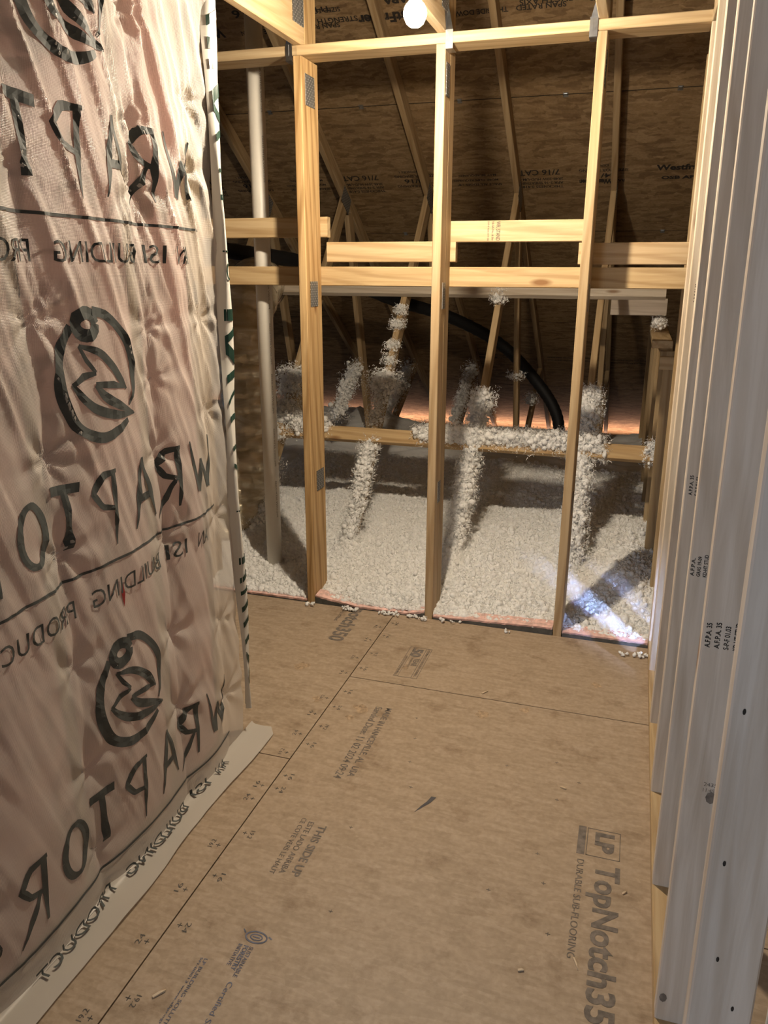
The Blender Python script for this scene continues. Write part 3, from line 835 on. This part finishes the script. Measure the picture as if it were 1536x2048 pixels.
cling('ridge of fluffy white insulation lying along the low brace board', [
    ((-1.31, q_.y, q_.z), (-1.14, q_.y, q_.z), 150, (.03, .025, .030), .009, .022),
    ((-1.16, q_.y, q_.z), (-.30, q_.y, q_.z), 620, (.03, .025, .034), .010, .024),
    ((-.33, q_.y, q_.z - .03), (-.27, q_.y, q_.z - .07), 60, (.02, .02, .02), .006, .014),
    ((-.06, q_.y, q_.z - .02), (.02, q_.y, q_.z - .02), 70, (.02, .03, .035), .008, .016),
    ((-2.12, q_.y, q_.z + .01), (-1.92, q_.y, q_.z + .01), 190, (.04, .03, .04), .010, .024)])
lw = lambda k, y, z: (TX[k] + .019, y, z)
cling('thin insulation on the far webs in the dark attic', [
    (lw(2, 3.2, .36), lw(2, 3.95, .74), 160, (.03, .04, .04), .010, .022), (lw(3, 3.2, .36), lw(3, 3.9, .72), 160, (.03, .04, .04), .010, .022),
    (lw(1, 3.5, .50), lw(1, 3.65, .56), 26, (.04, .03, .02), .008, .016), (lw(1, 2.55, .84), lw(1, 2.57, .87), 20, (.04, .05, .015), .006, .012),
    (lw(3, 2.0, .58), lw(3, 2.4, .9), 150, (.03, .04, .03), .010, .022)])
cling('scrap of insulation caught on the ledge of the attic end wall', [((-.06, 1.5, 1.31), (-.04, 2.2, 1.31), 60, (.02, .1, .012), .008, .02)])
# pink batt edge and grey facing along the floor edge
bays = [(-2.6, -1.64, .004, .004, 'left of the wide knotty stud'), (-1.595, -1.03, .030, .002, 'between the wide and middle studs'),
        (-.985, -.42, .006, .028, 'between the middle and right studs'), (-.375, -.002, .016, .014, 'between the right stud and the stud wall')]
for x0, x1, h0, h1, w in bays:
    e = empty('insulation_batt', ((x0 + x1) / 2, .03, 0), label='pink batt edge at the floor edge ' + w, cat='insulation', group='pink batt edges')
    n = 60; xs = np.linspace(x0, x1, n); hh = np.interp(xs, [x0, x1], [h0, h1])
    if h0 > .02: hh = np.maximum(.003, .032 - (xs - x0) * .13) + .02 * np.clip((xs - (x1 - .09)) / .09, 0, 1)
    top = hh + .012 + .008 * (fbm(xs * 30, xs * 0, 3, 9) - .5)
    rows = [(.006, hh), (.004, hh + .010), (.022, top), (.075, top + .004), (.085, hh - .05)]
    V = np.concatenate([np.stack([xs, np.full(n, y) + .006 * (fbm(xs * 50, xs * 0 + i, 2, i) - .5), z], -1) for i, (y, z) in enumerate(rows)])
    F = [[i * n + j, i * n + j + 1, (i + 1) * n + j + 1, (i + 1) * n + j] for i in range(len(rows) - 1) for j in range(n - 1)]
    put('pink_edge', mesh_np('pink', V, F), M_PINK, e)
    V = np.concatenate([np.stack([xs, np.full(n, y), z], -1) for y, z in ((.0055, np.full(n, -.03)), (.0055, hh + .001), (.0085, hh + .001), (.0085, np.full(n, -.03)))])
    F = [[i * n + j, i * n + j + 1, (i + 1) * n + j + 1, (i + 1) * n + j] for i in range(3) for j in range(n - 1)]
    put('paper_facing', mesh_np('paper', V, F), M_PAPER, e)

# ================================================================== PLASTIC SHEET
staples = [(-1.26, 2.045), (-1.28, 1.861), (-1.26, 1.47), (-1.25, 1.20), (-1.25, .86), (-1.25, .50), (-1.25, .22)]
staples += [(-1.53, z) for z in (2.42, 2.186, 1.96, 1.796, 1.463, 1.327, 1.125, .869, .578, .33)]
staples += [(-1.95, z) for z in (2.3, 2.05, 1.808, 1.5, 1.198, .973, .685, .39, .15)]
staples += [(-2.36, z) for z in (2.2, 1.8, 1.4, 1.0, .6, .3)] + [(-2.77, z) for z in (2.1, 1.6, 1.1, .6)]
STP = [(y + random.uniform(-.006, .006), z, random.uniform(0, 6.28), random.choice((5, 6, 7)), random.uniform(.7, 1.3)) for y, z in staples]
LINES = [-1.135, -1.26, -1.53, -1.95, -2.36, -2.77, -3.2]
def sheet_d(y, z):
    y = np.asarray(y, float); z = np.asarray(z, float)
    d_ = np.zeros_like(y)
    for a, b in zip(LINES[1:], LINES[:-1]):
        t = np.clip((y - a) / (b - a), 0, 1)
        d_ += .020 * (np.sin(t * math.pi) ** .7) * ((y >= a) & (y < b)) * (1 if b < -1.2 else .25)
    low = np.clip(z / .25, .15, 1)
    s = y + .36 * z; t = z - .36 * y
    n1 = fbm(s * 11, t * .9, 3, 41); r1 = (1 - np.abs(2 * n1 - 1)) ** 3
    n2 = fbm(s * 24 + 3, t * 1.6, 2, 51); r2 = (1 - np.abs(2 * n2 - 1)) ** 3
    top = np.interp(z, [0, .8, 1.5, 2.3], [.35, .55, .9, 1.35])
    d_ += (.013 * (r1 - .4) + .0052 * (r2 - .4)) * top * low
    d_ += .010 * (fbm(y * 3.5, z * 2.2, 2, 61) - .5) * low
    for (sy, sz, ph, k, amp) in STP:
        dy, dz = y - sy, z - sz; r = np.hypot(dy, dz) + 1e-6
        th = np.arctan2(dz, dy)
        d_ += amp * (-.018 * np.exp(-r / .050) + .0085 * np.cos(k * th + ph) * np.exp(-r / .085) * (r / (r + .015)))
    return d_
sheet_root = empty('vapour_barrier_sheet', (SX, -2.1, 0), label='wrinkled translucent plastic sheet with mirrored print stapled over the left wall', cat='plastic sheet')
ys = np.arange(-3.15, -1.1549, .0072); zs = np.arange(.004, 2.72, .0085)
Yg, Zg = np.meshgrid(ys, zs)
Xg = SX + sheet_d(Yg, Zg)
edge = np.clip((Yg + 1.20) / .045, 0, 1)
Xg += edge * .006 * np.sin(Zg * 9)
V = np.stack([Xg, Yg + edge * .006 * (fbm(Zg * 6, Zg * 0, 3, 71) - .5), Zg], -1).reshape(-1, 3)
n = len(ys); r, c = np.meshgrid(np.arange(len(zs) - 1), np.arange(n - 1), indexing='ij'); p0 = (r * n + c).ravel()
put('sheet_face', mesh_np('sheet', V, np.stack([p0, p0 + 1, p0 + n + 1, p0 + n], -1), True), M_SHEET, sheet_root)
def sheet_map(a, b):
    return np.stack([SX + sheet_d(a, b) + .0016, a, b], -1)
# floor flap
ys = np.arange(-3.15, -1.085, .02)
wv = .008 * np.sin(ys * 9) + .010 * (fbm(ys * 5, ys * 0, 3, 81) - .5)
xo = -1.298 + wv - .03 * np.clip((ys + 1.13) / .05, 0, 1)
rows = []
for f in (0, .08, .2, .45, .7, .92, 1.0):
    xx = (SX + .004) * (1 - f) + xo * f
    zz = .002 + .016 * math.exp(-f * 9) + .010 * np.clip(fbm(ys * 7, ys * 0 + f * 3, 2, 91) - .45, 0, 1) * (1 if f > .1 else 0) + .006 * f
    rows.append(np.stack([xx, ys, zz + 0 * ys], -1))
V = np.concatenate(rows); n = len(ys)
F = [[i * n + j, i * n + j + 1, (i + 1) * n + j + 1, (i + 1) * n + j] for i in range(6) for j in range(n - 1)]
def flap_material():
    mt, nt, nd, lk, bs = mat_new('whitish_plastic_film')
    bs.inputs['Base Color'].default_value = (.60, .55, .48, 1); bs.inputs['Roughness'].default_value = .4
    v = coords(nd, lk, (1, 1, 1), rnd=False); nz = N(nd, 'ShaderNodeTexNoise', Scale=30.0, Detail=3.0); lk.new(v, nz.inputs['Vector'])
    bp = N(nd, 'ShaderNodeBump', Strength=.2, Distance=.002); lk.new(nz.outputs[0], bp.inputs['Height']); lk.new(bp.outputs[0], bs.inputs['Normal'])
    tr = nd.new('ShaderNodeBsdfTransparent'); mx = nd.new('ShaderNodeMixShader'); mx.inputs[0].default_value = .78
    lk.new(tr.outputs[0], mx.inputs[1]); lk.new(bs.outputs[0], mx.inputs[2]); lk.new(mx.outputs[0], nd['Material Output'].inputs[0])
    return mt
M_FILM = flap_material()
put('floor_flap', mesh_np('flap', V, F, True), M_FILM, sheet_root, label='whitish plastic flap spread on the floor')
# folded hem with outer print
zs = np.arange(.10, 2.72, .03)
hem0 = -1.160 + .006 * np.sin(zs * 5) + .012 * (fbm(zs * 4, zs * 0, 3, 101) - .5); hem1 = -1.112 + .010 * (fbm(zs * 5, zs * 0, 3, 111) - .5)
narrow = np.interp(zs, [0, .35, .9, 3], [.45, .6, 1, 1])
hem0 = hem1 - (hem1 - hem0) * narrow
rows = [np.stack([SX + dx + .006 * np.sin(zs * 7 + i), hem0 + (hem1 - hem0) * f, zs], -1) for i, (f, dx) in enumerate(((-.25, .006), (0, .020), (.15, .026), (.5, .024), (.85, .020), (1.0, .010), (.96, -.01)))]
V = np.concatenate(rows); n = len(zs)
F = [[i * n + j, i * n + j + 1, (i + 1) * n + j + 1, (i + 1) * n + j] for i in range(6) for j in range(n - 1)]
mt_h, nt, nd, lk, bs = mat_new('white_sheet_face'); bs.inputs['Base Color'].default_value = (.72, .69, .62, 1); bs.inputs['Roughness'].default_value = .4
hem = put('folded_hem', mesh_np('hem', V, F, True), mt_h, sheet_root, label='white folded edge showing dark green print')
def hem_map(a, b):
    # a: 0..1 across, b: height
    y0 = np.interp(b, zs, hem0); y1 = np.interp(b, zs, hem1)
    dx = np.interp(a, (0, .15, .5, .85, 1.0), (.020, .026, .024, .020, .010)) + .0022
    i = np.interp(a, (0, .15, .5, .85, 1.0), (1, 2, 3, 4, 5))
    return np.stack([SX + dx + .006 * np.sin(b * 7 + i), y0 + (y1 - y0) * a, b], -1)
def hem_quad(z0, z1, slant=0.0, a0=.02, a1=.98):
    V = [(a, zz + slant * (a - .5)) for zz in (z0, z1) for a in np.linspace(a0, a1, 6)]
    F = [[i, i + 1, i + 7, i + 6] for i in range(5)]
    V = np.array(V)
    return mesh_np('q', hem_map(V[:, 0], V[:, 1]), F)
hq = []
for (z0, z1, sl) in ((2.26, 2.285, .03), (2.19, 2.22, .0), (2.145, 2.17, .01), (2.065, 2.10, .03), (2.02, 2.045, -.03), (1.965, 1.985, .02), (1.875, 1.885, .0), (1.80, 1.815, .0),
                     (1.655, 1.66, 0), (1.455, 1.49, .0), (1.40, 1.425, .03), (1.335, 1.375, -.04), (1.275, 1.30, .02), (1.215, 1.23, .04), (1.145, 1.165, .01), (1.05, 1.065, .0), (.985, 1.0, -.02),
                     (.845, .85, .0), (.66, .685, .01), (.60, .62, .03), (.55, .565, .02), (.49, .51, .03), (.43, .45, .03), (.36, .38, .02), (.28, .31, -.03), (.21, .24, .03)):
    put('hem_print', hem_quad(z0, z1, sl), M_GREEN, hem)
ring = [(.5 + .36 * math.cos(t), 1.60 + .026 * math.sin(t)) for t in np.linspace(0, 2 * math.pi, 25)]
Vr = np.array([(a, b) for a, b in ring] + [(.5 + (a - .5) * .62, 1.60 + (b - 1.60) * .75) for a, b in ring])
put('hem_print', mesh_np('ring', hem_map(Vr[:, 0], Vr[:, 1]), [[i, i + 1, 26 + i, 25 + i] for i in range(24)]), M_GREEN, hem)
# mirrored print on the sheet: a = y, b = z
def L_(ch):
    W = {'W': [[(0, 1, .010), (.042, 0, .026)], [(.042, .02, .026), (.076, .62, .010)], [(.076, .62, .018), (.104, .0, .028)], [(.104, .02, .024), (.14, 1.05, .006)]],
         'R': [[(.012, 1.02, .020), (.016, .4, .018), (.02, -.12, .008)], [(0, 1.0, .012), (.055, .98, .022), (.085, .75, .020), (.062, .52, .016), (.016, .42, .012)], [(.03, .46, .010), (.062, .15, .020), (.105, -.22, .003)]],
         'A': [[(0, -.08, .004), (.022, .4, .022), (.05, 1.06, .010)], [(.05, 1.06, .010), (.078, .4, .024), (.104, -.15, .004)], [(.018, .36, .020), (.085, .36, .020)]],
         'P': [[(.014, 1.0, .018), (.018, .4, .018), (.026, -.22, .004)], [(0, 1.02, .010), (.058, 1.0, .022), (.092, .76, .020), (.066, .50, .016), (.016, .40, .012)]],
         'T': [[(0, .96, .024), (.09, 1.02, .022)], [(.048, .98, .022), (.044, .5, .020), (.040, .0, .024)]]}
    if ch == 'O':
        return [[(.052 + .046 * math.cos(t), .5 + .46 * math.sin(t), .014 + .010 * abs(math.cos(t))) for t in np.linspace(0, 2 * math.pi, 40)]]
    return W[ch]
starts = {'W': -1.268, 'R': -1.452, 'A': -1.578, 'P': -1.745, 'T': -1.878, 'O': -1.993, 'R2': -2.15}
def print_row(z0):
    for key, y0 in starts.items():
        put('printed_letter', strokes_mesh([[(y0 - a, z0 + b * .15, w) for a, b, w in st] for st in L_(key[0])], sheet_map), M_PRINT, sheet_root)
    S = [[(-2.325 + .02 * math.cos(t), z0 + .02 + .022 * math.sin(t), .006) for t in np.linspace(0, 2 * math.pi, 24)]]
    S.append([(-2.318, z0 + .008, .005), (-2.318, z0 + .033, .005), (-2.330, z0 + .026, .004), (-2.318, z0 + .020, .004), (-2.332, z0 + .008, .004)])
    put('printed_symbol', strokes_mesh(S, sheet_map), M_PRINT, sheet_root)
    put('printed_rule', strokes_mesh([[(-1.255, z0 - .077, .007), (-2.34, z0 - .066, .007)]], sheet_map), M_PRINT, sheet_root)
    for word, u0, u1 in (('AN', .0, .066), ('ISI', .118, .195), ('BUILDING', .245, .545), ('PRODUCT', .600, .90)):
        V, F = text_fine(word)
        lo, hi = V.min(0), V.max(0)
        a = -1.335 - u0 - (V[:, 0] - lo[0]) / (hi[0] - lo[0]) * (u1 - u0); b = z0 - .168 + (V[:, 1] - lo[1]) / (hi[1] - lo[1]) * .046
        P = sheet_map(a, np.maximum(b, .004)); P[:, 0] += .0015
        if z0 < .3:
            k = b < .004
            P[k, 0] += (.004 - b[k]) * 1.0; P[:, 2] = np.maximum(P[:, 2], .014); P[:, 0] += .004
        put('printed_word', mesh_np('txt', P, F), M_PRINT, sheet_root)
def cr(pts, n=8):
    """smooth a polyline of (x,y,w)"""
    return [tuple(p) for p in spline([Vector(p) for p in pts], n)]
def print_logo(zc):
    C = lambda px, py, w: (-1.770 + (px - 515) / 245 * .138, zc + (545 - py) / 370 * .156, w)
    S = []
    S.append(cr([C(505, 190, .022), C(600, 225, .023), C(690, 340, .023), C(745, 480, .022), C(745, 600, .018), C(735, 690, .012), C(705, 750, .006)]))
    S.append(cr([C(372, 262, .020), C(310, 380, .026), C(285, 520, .029), C(300, 680, .029), C(370, 820, .027), C(490, 895, .026), C(600, 880, .024), C(685, 832, .014)]))
    S.append([C(455 + 58 * math.cos(t), 258 + 62 * math.sin(t), .030) for t in np.linspace(0, 2 * math.pi, 30)])
    S.append(cr([C(405, 368, .008), C(520, 420, .020), C(610, 510, .024), C(660, 590, .022), C(692, 650, .006)]))
    S.append([C(405, 368, .008), C(440, 450, .012), C(490, 525, .010)])
    S.append([C(490, 528, .010), C(420, 535, .018), C(350, 575, .010)])
    S.append(cr([C(350, 570, .010), C(400, 650, .020), C(480, 730, .024), C(600, 785, .022), C(745, 806, .004)]))
    S.append([C(690, 640, .006), C(600, 610, .018), C(485, 592, .014)])
    S.append(cr([C(485, 592, .012), C(540, 670, .024), C(630, 735, .022), C(740, 800, .005)]))
    put('printed_emblem', strokes_mesh(S, sheet_map), M_PRINT, sheet_root)
for z0 in (.152, .974, 1.788):
    print_row(z0)
for zc in (.530, 1.364, 2.185):
    print_logo(zc)
# staples
for (sy, sz, *_r) in STP:
    xx = SX + float(sheet_d(np.array([sy]), np.array([sz]))[0])
    put('staple', box_mesh(xx + .0005, xx + .002, sy - .006, sy + .006, sz - .0008, sz + .0008), M_GALV, sheet_root)
put('slit', mesh_np('slit', sheet_map(np.array([-1.765, -1.760, -1.768, -1.775]), np.array([.83, .80, .765, .81])), [[0, 1, 2, 3]]), plain('red_slit', (.30, .02, .02)), sheet_root)

# ================================================================== FLOOR PRINT
ZF = .0009
def ftext(body, x_base, y_start, length, h, panel_, mat=M_INKF, bold=.0):
    return lettering(body, (x_base, y_start, ZF), (0, -1, 0), (1, 0, 0), length, h, mat, panel_, bold=bold)
def fbox(x0, x1, y0, y1, w, panel_, mat=M_INKF):
    put('printed_frame', merge([box_mesh(x0, x1, y0, y0 + w, .0002, ZF), box_mesh(x0, x1, y1 - w, y1, .0002, ZF), box_mesh(x0, x0 + w, y0, y1, .0002, ZF), box_mesh(x1 - w, x1, y0, y1, .0002, ZF)]), mat, panel_)
ftext('TopNotch350', -.168, -1.430, .56, .088, P_B, bold=.03)
ftext('LP', -.155, -1.295, .085, .055, P_B, bold=.05)
fbox(-.178, -.083, -1.402, -1.282, .002, P_B)
put('printed_bar', box_mesh(-.204, -.182, -1.402, -1.280, .0002, ZF), M_INKF, P_B)
ftext('DURABLE SUB-FLOORING', -.199, -1.425, .352, .019, P_B)
ftext('notch350', -1.392, .0, .355, .075, P_D, bold=.03)
ftext('SUB-FLOORING', -1.435, .0, .16, .016, P_D)
fbox(-1.008, -.908, -.578, -.306, .0018, P_A)
put('printed_frame', box_mesh(-.934, -.932, -.578, -.306, .0002, ZF), M_INKF, P_A)
put('printed_frame', box_mesh(-.990, -.9886, -.578, -.306, .0002, ZF), M_INKF, P_A)
ftext('50', -.992, -.318, .078, .050, P_A, bold=.05)
ftext('YEAR', -.962, -.405, .075, .024, P_A, bold=.03)
ftext('WARRANTY.*', -.976, -.405, .10, .010, P_A)
ftext('LIMITED TRANSFERABLE', -1.004, -.395, .17, .009, P_A)
ftext('LPTOPNOTCH350 SUB-FLOORING', -.927, -.312, .25, .012, P_A)
ftext('MADE IN HANCEVILLE, AL  USA', -.962, -.828, .44, .028, P_B, bold=.01)
ftext('Sanded Date: 11 02 2024 09:24', -1.000, -.830, .46, .028, P_B, bold=.01)
ftext('THIS SIDE UP', -.955, -1.520, .215, .026, P_B, bold=.02)
ftext('ESTE LADO ARRIBA', -.990, -1.515, .22, .018, P_B)
ftext('CE COTE VERS LE HAUT', -1.016, -1.505, .24, .016, P_B)
ftext('SUSTAINABLE', -.951, -1.985, .09, .011, P_B, M_INKB)
ftext('FORESTRY', -.966, -1.985, .075, .013, P_B, M_INKB, .02)
ftext('INITIATIVE', -.981, -1.985, .065, .011, P_B, M_INKB)
ftext('Certified Sourcing', -.958, -2.090, .19, .018, P_B, M_INKB)
ftext('LP BUILDING SOLUTIONS', -1.040, -2.05, .22, .009, P_B, M_INKB)
ftext('SFI-00013 www.sfiprogram.org', -1.052, -2.05, .24, .008, P_B, M_INKB)
flat = lambda a, b: np.stack([a, b, np.full_like(a, ZF)], -1)
put('printed_emblem', strokes_mesh([
    [(-.948 + .028 * math.cos(t), -1.955 + .017 * math.sin(t), .004) for t in np.linspace(0, 6.283, 24)],
    [(-.948 + .016 * math.cos(t), -1.955 + .009 * math.sin(t), .003) for t in np.linspace(0, 6.283, 20)],
    [(-.958, -1.955, .003), (-.938, -1.955, .003)], [(-.918, -1.945, .004), (-.908, -1.95, .003)], [(-.980, -1.95, .004), (-.99, -1.94, .003)]], flat, .004, 1), M_INKB, P_B)
# joist marks beside the long seam
def mark(x, y, txt, right, panel_):
    s = 1 if right else -1
    put('joist_mark', merge([box_mesh(x - .007, x + .007, y - .001, y + .001, .0002, ZF), box_mesh(x - .001, x + .001, y - .007, y + .007, .0002, ZF)]), M_INK, panel_)
    lettering(txt, (x + s * .014, y + (.014 if right else -.014), ZF), (0, -s, 0), (s, 0, 0), .032, .014, M_INK, panel_, name='joist_mark')
for i, (y, txt) in enumerate(((-.10, '24'), (-.24, '16'), (-.42, '19.2'), (-.56, '16'))):
    mark(-1.155, y, txt, True, P_A)
    mark(-1.200, y - .06, txt, False, P_D)
for i, (y, txt) in enumerate(((-.76, '16'), (-.88, '24'), (-1.02, '19.2'), (-1.14, '16'), (-1.33, '16'), (-1.40, '24'), (-1.62, '19.2'), (-1.80, '16'), (-1.98, '24'), (-2.2, '19.2'))):
    mark(-1.152, y, txt, True, P_B)
    mark(-1.203, y - .07, ('19.2', '16', '24')[i % 3], False, P_D if y > -1.17 else P_E)
for (x, y) in ((-.83, -.86), (-.80, -.99), (-.78, -1.13), (-.74, -1.26), (-.86, -1.50), (-.80, -1.82), (-.46, -1.05), (-.30, -.98), (-.22, -1.07), (-.28, -1.18), (-.42, -1.62), (-.28, -1.55), (-.31, -1.44), (-.25, -1.72), (-.30, -1.85)):
    put('nail_mark', merge([box_mesh(x - .006, x + .006, y - .0008, y + .0008, .0002, ZF), box_mesh(x - .0008, x + .0008, y - .006, y + .006, .0002, ZF)]), M_INKF, P_B)
put('ink_smear', mesh_np('smear', [(-.648, -1.286, ZF), (-.664, -1.286, ZF), (-.672, -1.315, ZF), (-.684, -1.340, ZF), (-.697, -1.376, ZF), (-.676, -1.343, ZF), (-.660, -1.318, ZF)], [list(range(7))]), plain('dark_smear', (.075, .07, .075), .5), P_B, label='dark grey smear')
for (x, y, s) in ((-1.05, -.86, .035), (-1.07, -.93, .02), (-1.235, -.85, .022), (-.98, -.50, .018), (-.60, -.76, .03), (-.45, -.68, .022), (-.20, -.40, .022), (-1.40, -.62, .035)):
    a = np.linspace(0, 2 * math.pi, 15)[:-1]; rr = s * (.55 + .6 * rng.random(14))
    pn = P_A if y > -.642 and x > -1.177 else (P_B if x > -1.177 else P_D)
    put('stain', mesh_np('stain', np.stack([x + rr * np.cos(a), y + rr * np.sin(a), np.full(14, ZF * .8)], -1), [list(range(14))]), plain('stain_brown', (.38, .27, .17), .6, var=.4, scale=80), pn)

# ================================================================== LITTER ON THE FLOOR
def chip(x, y, ang, l, w, label, mat=M_PALE):
    c, s = math.cos(ang), math.sin(ang)
    pts = [(-l / 2, -w / 2), (l / 2, -w * .3), (l * .55, w * .2), (l * .1, w / 2), (-l / 2, w * .4)]
    V = [(x + c * a - s * b, y + s * a + c * b, .0012) for a, b in pts] + [(x + c * a - s * b, y + s * a + c * b, .004 + .002 * (i % 2)) for i, (a, b) in enumerate(pts)]
    F = [[4, 3, 2, 1, 0], [5, 6, 7, 8, 9]] + [[i, (i + 1) % 5, 5 + (i + 1) % 5, 5 + i] for i in range(5)]
    o = put('wood_chip', mesh_np('chip', V, F), mat, label=label, cat='wood chip', group='wood chips on the floor'); o.color = (1, .9, .75, 1)
chip(-.267, -1.115, -.4, .020, .006, 'pale wood chip on the floor above the boxed logo print')
chip(-.068, -1.52, .8, .016, .005, 'wood chip beside the large floor lettering, near the sole plate')
chip(-.176, -1.79, -1.2, .034, .004, 'curled shaving between the two lines of large floor print')
chip(-.30, -1.85, .3, .014, .006, 'pale chip left of the large floor lettering, near the bottom')
chip(-1.09, -2.17, .9, .03, .007, 'white and brown chip by the long seam at the lower left')
chip(-.62, -.60, .9, .03, .006, 'pale sliver lying by the cross joint of the floor panels')
V, F = [], []
C_ = []
for (x, y, s, n_) in ((-1.40, -.03, .04, 26), (-1.20, -.02, .05, 30), (-1.06, -.02, .05, 24), (-1.61, -.03, .02, 14), (-.62, -.03, .015, 6), (-.03, -.09, .03, 18), (-.10, -.10, .02, 6), (-.9, -.012, .05, 10)):
    C_.append(np.stack([x + (rng.random(n_) - .5) * 2 * s, y + (rng.random(n_) - .5) * .03, .006 + rng.random(n_) * .008], -1))
C_ = np.concatenate(C_)
V, F = blobs(C_, .003 + rng.random(len(C_)) * .005, 1, .5)
put('insulation_crumbs', mesh_np('crumbs', V, F), M_FLUFF, kind='stuff', label='crumbs of white insulation along the floor edge', cat='insulation')
